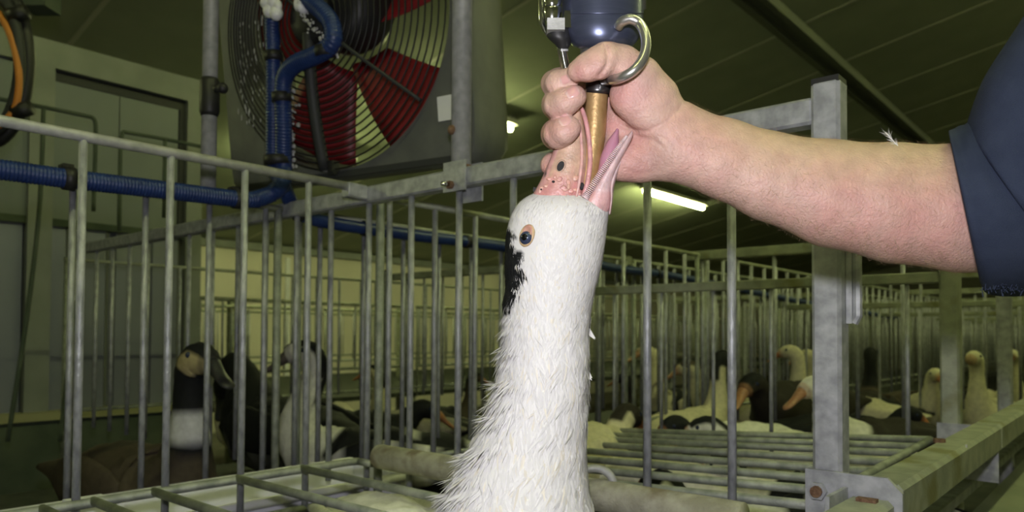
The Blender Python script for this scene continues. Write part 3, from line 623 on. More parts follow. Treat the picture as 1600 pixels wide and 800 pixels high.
# ------------------------------------------------------------------ ducks in the pens
def hsh(*a): return (math.sin(sum((i+1)*12.9898*v for i, v in enumerate(a)))*43758.5453) % 1.0
def duck(name_label, hx, hy, z, face, pose='up', cols=None, scale=None, group='ducks in the pens', floor=None, bill=True, pied=0.0, root_at=None):
    """hx,hy,z: where the head (or body if pose low) is seen; face: heading in degrees relative to the camera's right (0 right, 90 away, 180 left)"""
    C = dict(head=(.62, .60, .50), cap=(.62, .60, .50), neck=(.62, .60, .50), breast=(.62, .60, .50), back=(.02, .022, .022), belly=(.5, .48, .4), tail=(.02, .02, .02), bill=(.45, .2, .08), cheek=None)
    if cols: C.update(cols)
    NP = dict(up=[(.15, .165, .075, .08), (.178, .215, .047, .052), (.188, .28, .031, .034), (.188, .335, .026, .029), (.196, .375, .028, .031), (.218, .394, .029, .031), (.243, .392, .024, .026), (.262, .386, .016, .018)],
              mid=[(.15, .17, .075, .08), (.185, .215, .045, .05), (.20, .25, .032, .036), (.205, .28, .028, .031), (.218, .305, .029, .031), (.24, .314, .029, .030), (.262, .309, .023, .025), (.28, .302, .016, .018)],
              low=[(.15, .155, .075, .075), (.19, .17, .05, .052), (.22, .19, .034, .036), (.24, .215, .029, .031), (.262, .23, .029, .031), (.283, .228, .027, .028), (.30, .22, .023, .024), (.316, .212, .016, .017)],
              ess=[(.15, .165, .075, .08), (.19, .205, .05, .055), (.196, .255, .037, .040), (.178, .31, .028, .030), (.164, .352, .026, .028), (.176, .388, .028, .031), (.203, .394, .025, .028), (.225, .387, .017, .019)],
              arch=[(.15, .19, .075, .08), (.18, .24, .05, .055), (.205, .28, .036, .040), (.235, .30, .030, .033), (.265, .29, .028, .030), (.285, .26, .028, .03), (.297, .235, .024, .025), (.305, .215, .016, .018)])[pose]
    body = [(-.30, .165, .012, .006), (-.26, .16, .045, .016), (-.20, .155, .062, .04), (-.12, .145, .088, .072), (-.03, .138, .102, .088), (.06, .138, .10, .09), (.115, .145, .09, .088)]
    K = np.array(body+NP); nb = len(body)
    ctr = cat_rom(K, 54); seg = 20; par = np.linspace(0, len(K)-1, 54)
    th = np.arange(seg)*2*math.pi/seg; T = np.gradient(ctr[:, :2], axis=0); T /= np.linalg.norm(T, axis=1)[:, None]
    head_l = np.array([NP[5][0], 0, NP[5][1]])
    hw = P(hx, hy, z)
    if floor is None: floor = ZF2 if hw[1] > 1.2 else ZF
    s = scale or min(1.3, max(0.7, (hw[2]-floor)/head_l[2]))
    ang = math.atan2(rt[1], rt[0])+math.radians(face)
    cs, sn = math.cos(ang), math.sin(ang)
    base = np.array([hw[0]-s*(cs*head_l[0]), hw[1]-s*(sn*head_l[0]), floor])
    if root_at: base = np.array([root_at[0], root_at[1], floor]); ang = math.radians(root_at[2]); cs, sn = math.cos(ang), math.sin(ang)
    root = empty('duck', base, name_label, 'duck', group, ang)
    R, CC = [], []
    seed = hsh(hx, hy)
    for i in range(54):
        c = np.array([ctr[i, 0], 0, ctr[i, 1]]); Nn = np.array([-T[i, 1], 0, T[i, 0]]); sd = np.array([0, 1.0, 0]); p = par[i]
        wob = 1+0.05*np.sin(3*th+i*1.3+seed*9)*(p < nb)+0.03*np.sin(7*th-i*2.1)
        ring = c+(ctr[i, 2]*np.cos(th)*wob)[:, None]*sd+(ctr[i, 3]*np.sin(th)*wob)[:, None]*Nn
        R.append(ring*s)
        for j in range(seg):
            upn = math.sin(th[j]); x = ring[j]
            if p < 1.6: col = C['tail']
            elif p < nb-0.6: col = C['back'] if upn > -0.35+0.2*math.sin(i*0.9+seed*6) else C['belly']
            elif p < nb+1.4: col = C['breast'] if (p > nb-0.1 or upn < 0.1) else C['back']
            elif p < nb+3.6: col = C['neck']
            else:
                col = C['head']
                if upn > (0.45 if p < nb+6 else 0.9): col = C['cap']
                if C['cheek'] and p > nb+4.2 and abs(math.cos(th[j])) > 0.55 and upn < 0.5: col = C['cheek']
            if C.get('collar') and nb+1.5 < p < nb+2.5: col = C['collar']
            if p > nb+1.4 and p < nb+4.8 and upn > 0.62 and p > nb+2.6: col = C['cap']
            if pied and p < nb+1.5 and math.sin(x[0]*38+seed*20)+math.sin(x[1]*47+seed*7)+math.sin(x[2]*41+3*seed) > 1.9-1.6*pied: col = C['breast']
            if p > len(K)-1.55: col = tuple(0.5*np.array(C['bill'])+0.5*np.array(col))
            CC.append(col)
    ch = lambda mb, nm, mt, par_=root, **k: _child(mb, nm, mt, par_, **k)
    mb = MB(); mb.rings(R, True, np.array(CC)); ch(mb, 'body', MT['duck'], smooth=True, colors=True)
    # wings
    for sg in (1, -1):
        W_ = [(-.25, .075, .165, .012, .008), (-.18, .078, .165, .014, .022), (-.08, .095, .16, .017, .045), (.02, .10, .165, .017, .052), (.085, .092, .165, .012, .035), (.115, .083, .165, .004, .012)]
        W_ = cat_rom(W_, 14); a = np.arange(12)*2*math.pi/12
        RR = [[(q[0]*s, sg*(q[1]+q[3]*math.cos(t))*s, (q[2]+q[4]*math.sin(t))*s) for t in a] for q in W_]
        cc = np.array([C['back'] if not (pied and math.sin(q[0]*60+seed*9) > 0.55) else C['breast'] for q in W_ for t in a])
        mb = MB(); mb.rings(RR if sg > 0 else [r_[::-1] for r_ in RR], True, cc); ch(mb, 'wing', MT['duck'], smooth=True, colors=True)
    if bill:
        e = ctr[-1]; t = np.array([math.cos(math.atan2(T[-1, 1], T[-1, 0])-0.15), 0, math.sin(math.atan2(T[-1, 1], T[-1, 0])-0.15)]); up_ = np.array([-t[2], 0, t[0]])
        b0 = np.array([e[0], 0, e[1]])
        Bk = cat_rom([(-.006, .017, .015, .0), (.012, .014, .012, -.001), (.03, .0125, .008, -.004), (.05, .0135, .006, -.005), (.062, .0115, .0045, -.005), (.068, .004, .002, -.006)], 10); a = np.arange(12)*2*math.pi/12
        RR = [[(b0+t*q[0]+up_*(q[3]+q[2]*math.sin(w))+np.array([0, 1, 0])*q[1]*math.cos(w))*s for w in a] for q in Bk]
        mb = MB(); mb.rings(RR, True, C['bill']); ch(mb, 'bill', MT['bill'], smooth=True, colors=True)
    hp_ = ctr[int(54*(len(K)-2.6)/(len(K)-1))]
    for sg in (1, -1):
        mb = MB().sphere(np.array([hp_[0], sg*hp_[2]*0.92, hp_[1]+0.008])*s, 0.0055*s, 8, 6); ch(mb, 'eye', MT['eye'], smooth=True)
        y = sg*0.045*s
        mb = MB().tube([(0.03*s, y, 0.08*s), (0.035*s, y, 0.035*s), (0.03*s, y, 0.006)], 0.007*s, 7)
        f0 = np.array([0.03*s, y, 0]); mb.add([f0+np.array(q)*s for q in ((-.012, 0, .001), (.055, -.03, .001), (.062, 0, .001), (.055, .03, .001), (0, 0, .012))], [(3, 2, 1, 0), (0, 1, 4), (1, 2, 4), (2, 3, 4), (3, 0, 4)])
        ch(mb, 'leg', MT['leg'])
    return root
def _child(mb, nm, mt, par_, **k):
    o = mb.build(nm, mt, None, **k); o.parent = par_; return o
WH = (.74, .73, .67); CRM = (.62, .58, .40); BLK = (.012, .013, .014); BRN = (.075, .06, .042); DBR = (.03, .026, .02)
pal = dict(head=WH, cap=BLK, neck=WH, breast=WH, back=BLK, belly=BLK, tail=BLK, bill=(.12, .10, .09))
duck('white necked duck with black cap and dark bill facing left behind the near fence', 484, 556, 1.85, 184, 'ess', dict(pal, cheek=WH), pied=0.25)
duck('brown backed duck with dark head and cream cheek behind the far left bars', 311, 562, 1.45, -38, 'up', dict(head=BLK, cap=BLK, neck=BLK, breast=BRN, collar=(.6, .6, .64), back=BRN, belly=BRN, tail=BRN, cheek=(.45, .38, .2), bill=(.03, .03, .03)))
duck('black duck with arched neck beside the cream cheeked duck', 352, 590, 2.5, 140, 'arch', dict(head=BLK, cap=BLK, neck=BLK, breast=BLK, back=BLK, belly=(.1, .1, .09), tail=BLK, bill=(.05, .05, .05)), pied=0.1)
duck('beige fluffy duck half hidden behind the neck of the black capped duck', 522, 640, 2.72, 178, 'low', dict(head=CRM, cap=CRM, neck=CRM, breast=CRM, back=(.3, .28, .22), belly=CRM, tail=BLK))
duck('black duck lying low behind the bars left of the held duck', 668, 640, 2.45, 8, 'low', dict(head=BLK, cap=BLK, neck=BLK, breast=BLK, back=BLK, belly=BLK, tail=BLK), pied=0.15)
duck('small duck with an orange bill close to the left edge of the held neck', 742, 590, 3.3, 10, 'up', dict(head=BRN, cap=BLK, neck=BRN, breast=BRN, back=BLK, belly=BLK, bill=(.45, .24, .14)))
duck('cream headed duck far behind the cream cheeked duck', 340, 572, 2.66, 208, 'up', dict(head=CRM, neck=CRM, breast=CRM, cap=(.2, .18, .1), back=BLK))
duck('pale duck far back between the fan corner and the held duck', 583, 580, 2.98, 168, 'up', dict(head=CRM, neck=CRM, breast=CRM, cap=BLK, back=BLK), pied=0.3)
# near row, to the right of the held duck
duck('cream duck lying at the right edge of the held neck', 985, 650, 1.76, 49, 'low', dict(head=DBR, cap=DBR, neck=CRM, breast=CRM, back=CRM, belly=CRM, tail=CRM))
duck('dark brown duck behind the cream duck at the edge of the held neck', 975, 592, 3.17, 150, 'up', dict(head=DBR, cap=BLK, neck=DBR, breast=BRN, back=BLK, belly=BRN, bill=(.4, .2, .08)))
duck('tall cream necked duck with orange bill pointing left, just left of the first bar', 1012, 550, 3.44, 190, 'up', dict(head=CRM, cap=CRM, neck=CRM, breast=CRM, back=BLK, bill=(.42, .23, .12)), pied=0.4)
duck('pale duck with lowered head between the two nearest right bars', 1075, 575, 3.15, 172, 'mid', dict(head=CRM, cap=BRN, neck=CRM, breast=CRM, back=CRM, belly=CRM, bill=(.42, .23, .12)), pied=0.2)
duck('tall cream duck standing just left of the second bar', 1128, 560, 2.3, 45, 'up', dict(head=BLK, cap=BLK, neck=CRM, breast=CRM, back=CRM, belly=CRM, tail=CRM), bill=False)
duck('big dark brown duck with an orange bill facing left beside the square post', 1172, 602, 2.2, 222, 'low', dict(head=DBR, cap=BLK, neck=DBR, breast=DBR, back=DBR, belly=BRN, tail=DBR, bill=(.42, .22, .12)))
duck('white headed duck with orange bill peeping out at the square post', 1272, 605, 1.74, 202, 'mid', dict(head=WH, cap=WH, neck=WH, breast=WH, back=DBR, bill=(.42, .22, .12)))
duck('cream necked duck standing upright far behind the big brown duck', 1236, 550, 2.77, 140, 'up', dict(head=CRM, cap=CRM, neck=CRM, breast=CRM, back=CRM, belly=CRM, tail=CRM))
duck('thin necked cream duck beside the upright one far behind the big brown duck', 1262, 556, 2.91, 139, 'up', dict(head=CRM, cap=CRM, neck=CRM, breast=CRM, back=BLK, belly=CRM))
duck('white backed duck lying under the far end of the lid grid', 1095, 668, 1.67, 164, 'low', dict(head=WH, cap=BLK, neck=WH, breast=WH, back=WH, belly=WH, tail=WH), scale=0.9)
duck('black headed duck at the far corner of the lid grid', 1048, 660, 1.77, 207, 'low', dict(head=BLK, cap=BLK, neck=BLK, breast=WH, back=WH, belly=WH), scale=0.86)
duck('white duck with black patches under the middle of the lid grid', 1130, 738, 1.12, 216, 'low', dict(head=WH, cap=BLK, neck=WH, breast=(.66, .64, .52), back=BLK, belly=WH, tail=WH, bill=(.45, .2, .15)), pied=0.7, scale=0.76, root_at=(1.33, 0.40, 95))
duck('black and white duck under the lid grid close to the post bracket', 1200, 720, 1.49, 30, 'low', dict(head=BLK, cap=BLK, neck=WH, breast=WH, back=BLK, belly=WH, tail=BLK), pied=0.55, scale=0.76, root_at=(1.07, 0.40, 88))
duck('pied duck with a pink bill under the front of the lid grid', 1092, 762, 0.90, 206, 'low', dict(head=BLK, cap=BLK, neck=BLK, breast=WH, back=(.62, .6, .5), belly=WH, tail=WH, bill=(.5, .26, .22)), scale=0.76, root_at=(1.30, 0.72, 100))
# right of the square post
duck('dark headed duck just right of the square post', 1360, 552, 3.0, 60, 'up', dict(head=BLK, cap=BLK, neck=BLK, breast=BRN, back=DBR, belly=CRM, tail=BLK), bill=False)
duck('black duck lying low between the square post and the next post', 1425, 600, 2.13, -8, 'low', dict(head=BLK, cap=BLK, neck=BLK, breast=BLK, back=BLK, belly=BLK), scale=0.82)
duck('cream duck beside the second square post, left of it', 1462, 586, 2.72, 266, 'mid', dict(head=CRM, cap=CRM, neck=CRM, breast=CRM, back=BRN))
duck('cream duck seen right after the second square post', 1522, 560, 2.50, 220, 'up', dict(head=CRM, cap=CRM, neck=CRM, breast=CRM, back=CRM, belly=CRM), bill=False)
duck('dark backed duck low beside the long beam far right', 1556, 588, 3.31, 10, 'mid', dict(head=BLK, cap=BLK, neck=BLK, breast=CRM, back=BLK))
duck('cream necked duck at the far right edge above the beam', 1582, 556, 3.00, 225, 'up', dict(head=CRM, cap=CRM, neck=CRM, breast=CRM, back=CRM))
# its companion crouching under the lid by the held duck
duck('white duck crouching under the open lid at the foot of the held duck', 700, 812, 0.95, 2, 'low', dict(head=WH, cap=WH, neck=WH, breast=WH, back=(.76, .75, .70), belly=WH, tail=WH), scale=0.80, root_at=(0.69, 0.83, -112))

# ------------------------------------------------------------------ the held duck
Z0 = 0.60; KP = Z0/F
def Q(x, y, d=0.0): return P(x, y, Z0+d*KP)
HK = [  # left x,y, right x,y, depth offset px, half depth px
 (735, 1255, 860, 1255, 60, 45), (668, 1190, 925, 1190, 55, 120), (640, 1090, 958, 1090, 50, 150), (640, 980, 962, 980, 40, 150), (655, 890, 950, 890, 22, 128),
 (688, 800, 926, 800, 10, 100), (711, 750, 917, 750, 5, 86), (738, 700, 914, 700, 2, 74), (760, 650, 915, 650, 0, 66), (776, 600, 917, 600, 0, 62),
 (785, 550, 918, 550, 0, 59), (787, 500, 921, 500, 0, 57), (790, 450, 930, 452, 0, 57), (789, 405, 940, 412, 0, 58), (791, 368, 946, 375, 0, 58), (798, 338, 950, 342, 0, 54), (807, 322, 952, 328, 0, 49), (819, 310, 949, 318, 0, 41), (835, 302, 932, 310, 0, 31), (853, 297, 908, 303, 0, 18), (870, 296, 888, 298, 0, 6)]
HKa = np.array([(a, b, c, d, Z0+e*KP, f) for a, b, c, d, e, f in HK], float)
HD = empty('duck', (*(Q(790, 1255, 55)[:2]), ZF), 'white duck held up by its bill in front, neck stretched, black nape patch', 'duck')
NR, NSg = 120, 56
Rr = loft_px(HKa, NR, NSg, 0.92)
def hcol(px, py):
    # black patch on the nape
    e = 8*math.sin(py*0.21)+5*math.sin(py*0.53+1)+3*math.sin(py*1.1)
    lim = np.interp(py, [330, 352, 375, 400, 420, 445, 480, 500], [0, 796, 803, 814, 817, 809, 797, 0])
    if 352 < py < 492 and px < lim+e*0.7: return BLK
    return None
def topx(p):
    q = np.asarray(p)-O; z = q@fw; return CX+F*(q@rt)/z, CY-F*(q@up)/z, z
cc = np.zeros((NR, NSg, 3))
for i in range(NR):
    for j in range(NSg):
        x, y, z = topx(Rr[i, j]); c = hcol(x, y); cc[i, j] = c if c else (.74, .73, .72)
mb = MB(); mb.rings(Rr, True, cc.reshape(-1, 3)); mb.build('body', MT['plum'], HD, True, True)
# plumage: thousands of small feathers on the surface
def feathers():
    V, FC, CL, NL = [], [], [], []; n = 0
    ax = np.gradient(Rr, axis=0); lft = -rt
    cen = Rr.mean(1)
    yk = [topx(c)[1] for c in cen]
    cnt = 34000
    # choose rings weighted so that density follows area
    w = np.linalg.norm(np.gradient(cen, axis=0), axis=1)*np.linalg.norm(Rr[:, 0]-Rr[:, NSg//2], axis=1)
    w = w*np.array([0.15 if y > 860 else (1.0 if y > 540 else 2.4) for y in yk]); w /= w.sum()
    ri = RNG.choice(NR, cnt, p=w); tj = RNG.random(cnt)*NSg
    for q in range(cnt):
        i = ri[q]; j = int(tj[q]); f = tj[q]-j; j2 = (j+1) % NSg; fi = RNG.random(); i2 = min(i+1, NR-1)
        p = (Rr[i, j]*(1-f)+Rr[i, j2]*f)*(1-fi)+(Rr[i2, j]*(1-f)+Rr[i2, j2]*f)*fi
        x, y, z = topx(p)
        nrm = p-cen[i]; t = -ax[i, j]; t = t/(np.linalg.norm(t)+1e-9); nrm = nrm-t*(nrm@t); nrm /= np.linalg.norm(nrm)+1e-9
        if y < 322 and x > 812: 
            if RNG.random() < 0.5: continue
        front = nrm@(-fw)
        if front > 0 and ((x-822)/19)**2+((y-369)/24)**2 < 1: continue
        if front > 0 and (x-822)**2+(y-369)**2 < 45**2: t = t*0.8
        L_ = np.interp(y, [300, 420, 520, 600, 720, 900, 1200], [.0055, .009, .014, .018, .021, .026, .03])*(0.7+0.6*RNG.random())
        wd = np.interp(y, [300, 420, 560, 800], [.0005, .0006, .0008, .0012])*(0.7+0.5*RNG.random())
        lft_w = max(0.0, nrm@lft); lw = lft_w**2*np.interp(y, [430, 500, 600, 800], [0, .3, .6, .45])*(0.12+2.2*(0.5+0.5*math.sin(y*0.19+2*math.sin(y*0.05)+x*0.06))**3)
        lift = math.radians(4+7*RNG.random()+(np.interp(y, [450, 560, 640, 720], [0, 6, 3, 0])))+lw*(0.25+0.75*RNG.random())
        clump = math.sin(y*0.13+x*0.05)+0.6*math.sin(x*0.21-y*0.04)
        side = np.cross(nrm, t); jt = RNG.normal()*0.22+0.22*clump*np.interp(y, [380, 520], [.4, 1])
        d = t*math.cos(jt)+side*math.sin(jt)
        d = d*math.cos(lift)+nrm*math.sin(lift)
        if lw > 0.1: d = d+lw*0.35*(RNG.random()-0.35)*up; d /= np.linalg.norm(d)
        d2 = d-nrm*0.25+(0.3*lw)*nrm; d2 /= np.linalg.norm(d2)
        sd = np.cross(d, nrm); sd /= np.linalg.norm(sd)+1e-9
        L_ *= 1-0.3*min(lw, 1); p0 = p-nrm*0.0004; p1 = p0+d*L_*0.5; p2 = p1+d2*L_*0.5
        nb_ = nrm*0.8+np.cross(sd, d)*(0.15 if np.cross(sd, d)@nrm > 0 else -0.15)+RNG.normal(size=3)*0.07; NL.extend([nb_/np.linalg.norm(nb_)]*5)
        V += [p0-sd*wd*0.4, p0+sd*wd*0.4, p1-sd*wd, p1+sd*wd, p2]; FC += [(n, n+1, n+3, n+2), (n+2, n+3, n+4)]; n += 5
        c = hcol(x, y) if front > -0.5 or nrm@lft > 0 else None
        if c is None:
            g = 0.70+0.12*RNG.random()
            c = np.array([g, g*0.99, g*0.99])
            if RNG.random() < 0.10: c = c*np.array([1, .96, .86])
        else: c = np.array(c)*(0.7+0.9*RNG.random())
        CL += [c]*5
    # a few black flecks on the forehead
    mb = MB(); mb.add(V, FC, np.array(CL)); o = mb.build('plumage', MT['plum'], HD, True, True, kind='stuff'); o.data.normals_split_custom_set_from_vertices([tuple(q) for q in NL]); return o
feathers()
# stray tufts on the throat side
mb = MB()
for (x, y, ex, ey) in ((910, 505, 930, 529), (910, 574, 924, 591), (910, 594, 920, 616), (829, 312, 822, 306), (838, 300, 833, 292)):
    for i in range(3 if x > 900 else 2):
        a, b = Q(x, y+i*2, -2), Q(ex+RNG.normal(), ey+i+RNG.normal(), -3); s_ = np.cross(b-a, fw); s_ = s_/np.linalg.norm(s_)*0.0012
        c = (.72, .71, .7) if x > 900 else (.03, .03, .03)
        mb.add([a-s_, a+s_, (a+b)/2+s_*1.6, b, (a+b)/2-s_*1.6], [(0, 1, 2, 4), (4, 2, 3)], c)
mb.build('feather_tuft', MT['plum'], HD, False, True, kind='stuff')
# surface depth on the visible side of the held duck
from mathutils.bvhtree import BVHTree
def bvh_of(R_):
    R_ = np.asarray(R_); m, n_ = R_.shape[:2]; f = [(i*n_+j, i*n_+(j+1) % n_, (i+1)*n_+(j+1) % n_, (i+1)*n_+j) for i in range(m-1) for j in range(n_)]
    return BVHTree.FromPolygons([tuple(v) for v in R_.reshape(-1, 3)], f)
def hit(bv, x, y):
    d = ray(x, y); r = bv.ray_cast(Vector(O), Vector(d).normalized())
    if r[0] is None: raise ValueError('miss')
    return np.array(r[0]), np.array(r[1])
BV = bvh_of(Rr)
pe, ne = hit(BV, 822, 371); ne = ne if ne@fw < 0 else -ne
u1 = rt-ne*(rt@ne); u1 /= np.linalg.norm(u1); u2 = np.cross(ne, u1)
def disc(c, rx, ry, h, rot=0.0, n=28, hole=0.0):
    R_ = []
    for k, hh in ((1.0, -0.001), (0.94, h*0.6), (0.8, h), (0.6, h*0.7), (max(hole, 0.05), h*0.5)):
        R_.append([c+ne*hh+k*(rx*math.cos(a)*(u1*math.cos(rot)+u2*math.sin(rot))+ry*math.sin(a)*(u2*math.cos(rot)-u1*math.sin(rot))) for a in np.arange(n)*2*math.pi/n])
    return R_
mb = MB(); mb.rings(disc(pe+up*0.0015+rt*0.0005, 12.5*KP, 18*KP, 0.0010, math.radians(-18)), True, (.50, .36, .20)); mb.build('eye_ring', MT['bill'], HD, True, True, label='orange tan skin ring round the eye')
mb = MB(); mb.rings(disc(pe+up*0.004+rt*0.0014+ne*0.0006, 8.5*KP, 12*KP, 0.0012, math.radians(-18)), True, (.46, .25, .19)); mb.build('eyelid', MT['bill'], HD, True, True)
ec = pe-ne*0.0022-up*0.0004; mb = MB().sphere(ec, 10.3*KP*1.15, 24, 16); eo = mb.build('eye', MT['eye'], HD, True)
pc_ = ec+ne*(10.3*KP*1.15*0.80); mb = MB().sphere(pc_, (5.6*KP, 5.6*KP, 0.0017), 20, 12, ax=[u1, u2, ne]); mb.build('pupil', MT['pupil'], eo, True)

# upper bill, lower bill, tongue (children of the held duck)
def bill_part(keys, name, colf, e=1.0, n=40, seg=28, concave=None):
    K = np.array([(a, b, c, d, Z0+g*KP, h) for a, b, c, d, g, h in keys], float); R_ = loft_px(K, n, seg, e)
    cl = np.zeros((n, seg, 3))
    for i in range(n):
        for j in range(seg):
            x, y, z = topx(R_[i, j]); cl[i, j] = colf(x, y, j/seg, i/n)
    mb = MB(); mb.rings(R_, True, cl.reshape(-1, 3)); return mb.build(name, MT['bill'], HD, True, True), R_
def upcol(x, y, t, v):
    base = np.array((.54, .36, .26)); pink = np.array((.54, .25, .235))
    w = np.clip((y-262)/28+0.35*math.sin(x*0.31+y*0.17), 0, 1); c = base*(1-w)+pink*w
    edge = 1 if (t < 0.10 or t > 0.90) else 0
    if 0.36 < t < 0.64 and False: pass
    rim = abs(((t+0.5) % 1)-0.5)   # t=0 is side a ; t=.5 side b (tomium)
    if abs(t-0.5) < 0.14: c = np.array((.60, .32, .31))
    if y > 268 and (math.sin(x*0.35+2)*math.sin(y*0.27+x*0.2) > 0.93): c = np.array((.05, .04, .045))
    return c
UBK = [(825, 318, 902, 328, 0, 30), (833, 303, 908, 316, 0, 31), (846, 279, 915, 288, 0, 30), (860, 246, 919, 252, 0, 28), (873, 214, 917, 216, 0, 27), (884, 188, 912, 188, 0, 26), (892, 171, 908, 171, 0, 22), (898, 161, 905, 161, 0, 12), (901, 157, 903, 157, 0, 4)]
UB, URr = bill_part(UBK, 'upper_bill', upcol, 0.85)
# the pink lip (tomium) running along the opening
lip = cat_rom([Q(905, 320, -22), Q(911, 308, -25), Q(918, 285, -26), Q(922, 250, -25), Q(920, 216, -24), Q(915, 188, -23), Q(909, 170, -20), Q(903, 159, -14)], 40)
mb = MB().tube(lip, np.interp(np.linspace(0, 1, 40), [0, .2, .8, 1], [.0012, .0022, .0018, .0008]), 10, c=(.60, .30, .30)); mb.build('bill_lip', MT['bill'], HD, True, True, label='pink rim of the upper bill')
lip2 = cat_rom([Q(899, 314, -27), Q(905, 285, -29), Q(909, 250, -27), Q(908, 216, -25), Q(905, 188, -22)], 30)
mb = MB().tube(lip2, np.interp(np.linspace(0, 1, 30), [0, .3, 1], [.0008, .0016, .001]), 8, c=(.62, .36, .33)); mb.build('bill_lip', MT['bill'], HD, True, True)
BU = bvh_of(URr)
pn, ne = hit(BU, 876, 259); ne = ne if ne@fw < 0 else -ne; u1 = rt-ne*(rt@ne); u1 /= np.linalg.norm(u1); u2 = np.cross(ne, u1)
mb = MB(); mb.rings(disc(pn-ne*0.0003, 8*KP, 11*KP, 0.0006, math.radians(-25)), True, (.46, .30, .22)); no = mb.build('nostril_rim', MT['bill'], HD, True, True)
mb = MB(); mb.rings(disc(pn+ne*0.0005-up*0.0004, 5.4*KP, 8.4*KP, 0.0004, math.radians(-25)), True); mb.build('nostril', MT['nostril'], no, True, label='dark nostril')
for (px, py, a, b) in ((865, 284, 4, 2), (846, 296, 2.5, 1.6), (908, 291, 2.5, 6)):
    try:
        pq, nq = hit(BU, px, py)
    except Exception: continue
    mb = MB().sphere(pq, (a*KP, b*KP, b*KP), 8, 6); mb.build('dark_wart', MT['nostril'], UB, True)
for i in range(30):
    px, py = 840+RNG.random()*66, 272+RNG.random()*38
    if py < 318-(px-830)*0.55+0: pass
    try: pq, nq = hit(BU, px, py)
    except Exception: continue
    if py > 292+abs(px-870)*0.35: continue
    mb = MB().sphere(pq-fw*0.0002, np.array((2.5+3*RNG.random(), 2.5+3*RNG.random(), 0.8))*KP, 8, 6, ax=[rt, up, fw], col=(.58, .26+.06*RNG.random(), .24)); mb.build('caruncle', MT['bill'], UB, True, True)
def lowcol(x, y, t, v):
    c = np.array((.60, .42, .43)) if t < 0.30 or t > 0.70 else np.array((.56, .36, .34))
    if v < 0.25: c = c*0.6+0.4*np.array((.60, .28, .26))
    return c
LBK = [(900, 330, 950, 332, -6, 26), (906, 320, 955, 318, -8, 27), (926, 290, 956, 292, -12, 24), (945, 262, 964, 264, -16, 21), (962, 237, 976, 240, -20, 18), (974, 219, 985, 222, -24, 14), (983, 208, 989, 211, -26, 8), (987, 204, 989, 206, -27, 3)]
LBo, LRr = bill_part(LBK, 'lower_bill', lowcol, 0.8)
rg = MB(); A_ = cat_rom([Q(914, 309, -34), Q(930, 284, -36), Q(949, 256, -37), Q(966, 231, -37), Q(979, 213, -36)], 46)
for i in range(46):
    d_ = (A_[min(i+1, 45)]-A_[max(i-1, 0)]); d_ /= np.linalg.norm(d_); s_ = np.cross(d_, fw); s_ /= np.linalg.norm(s_)
    w_ = np.interp(i/45, [0, .6, 1], [5.5, 4.5, 2])*KP
    rg.tube([A_[i]-s_*w_, A_[i]+fw*(-0.0006), A_[i]+s_*w_], 0.0005, 5, c=(.70, .52, .54))
rg.build('lamella', MT['bill'], LBo, True, True, kind='stuff')
pouch = [(950, 335, 955, 335, 0, 30), (953, 312, 958, 312, -4, 30), (952, 290, 960, 292, -6, 25), (957, 268, 966, 270, -10, 18), (968, 244, 975, 246, -14, 10)]
K = np.array([(a, b, c, d, Z0+g*KP, h) for a, b, c, d, g, h in pouch], float)
mb = MB(); mb.rings(loft_px(K, 20, 16), True, (.60, .44, .45)); mb.build('throat_skin', MT['bill'], HD, True, True)
TK = [(926, 285, 944, 292, -4, 14), (934, 266, 955, 272, -8, 15), (938, 245, 962, 250, -10, 14), (948, 222, 967, 228, -12, 11), (958, 208, 967, 212, -14, 7), (964, 200, 967, 202, -14, 2)]
K = np.array([(a, b, c, d, Z0+g*KP, h) for a, b, c, d, g, h in TK], float)
mb = MB(); mb.rings(loft_px(K, 30, 20), True, (.42, .20, .28)); mb.build('tongue', MT['tongue'], HD, True, True, label='mauve pink tongue')

# ------------------------------------------------------------------ feeding funnel
FU = empty('feeding_funnel', Q(935, 120, 0), 'navy and chrome feeding funnel with a brass tube gripped in the hand above the duck', 'funnel')
def lathe_px(keys, mat, name, seg=40, parent=FU, cap=True, n=None, label=None):
    K = np.array([(x-r, y, x+r, y+t, Z0+d*KP, r) for x, y, r, d, t in keys], float)
    R_ = loft_px(K, n or len(K)*6, seg) if n != 0 else np.array([loft_px(np.vstack([k, k]), 2, seg)[0] for k in K])
    mb = MB(); mb.rings(R_, cap); return mb.build(name, mat, parent, True, label=label)
lathe_px([(933.5, 138, 17.5, 0, 1), (932, 160, 17.5, 0, 1), (929, 210, 17, 0, 1), (921, 270, 16.5, 0, 1), (914, 320, 16, 0, 1), (905, 380, 15.5, 0, 1)], MT['brass'], 'feed_tube')
lathe_px([(937, 112, 20, 2, 3), (936.5, 128, 21, 1, 3), (936, 134, 21, 1, 3), (935, 138, 20, 0, 3), (934.5, 144, 19, 0, 3)], MT['steeld'], 'collar', n=0)
lathe_px([(942, 71, 36, 22, 0), (941, 84, 34, 18, 0), (939, 98, 29, 12, 0), (938, 112, 21, 4, 3)], MT['chrome'], 'cone')
lathe_px([(942, -190, 63, 28, 0), (942, 0, 64, 28, 0), (942, 22, 63.5, 28, 0), (942, 40, 62.5, 27, 0), (942, 54, 59, 26, 0), (942, 65, 53, 25, 0), (942, 73, 45, 24, 0), (942, 76, 36, 24, 0)], MT['navy'], 'funnel_cup', seg=64)
lathe_px([(944, -170, 66, 42, 0), (944, 14, 66, 42, 0), (944, 17, 60, 42, 0)], MT['chrome'], 'outer_ring', n=0)
hk = cat_rom([Q(966, 42, -34), Q(972, 34, -44), Q(986, 30, -50), (Q(1000, 38, -52)), Q(1008, 56, -62), Q(1009, 76, -70), Q(1002, 96, -76), Q(988, 112, -78), Q(968, 122, -66), Q(950, 125, -34), Q(944, 125, -22)], 60)
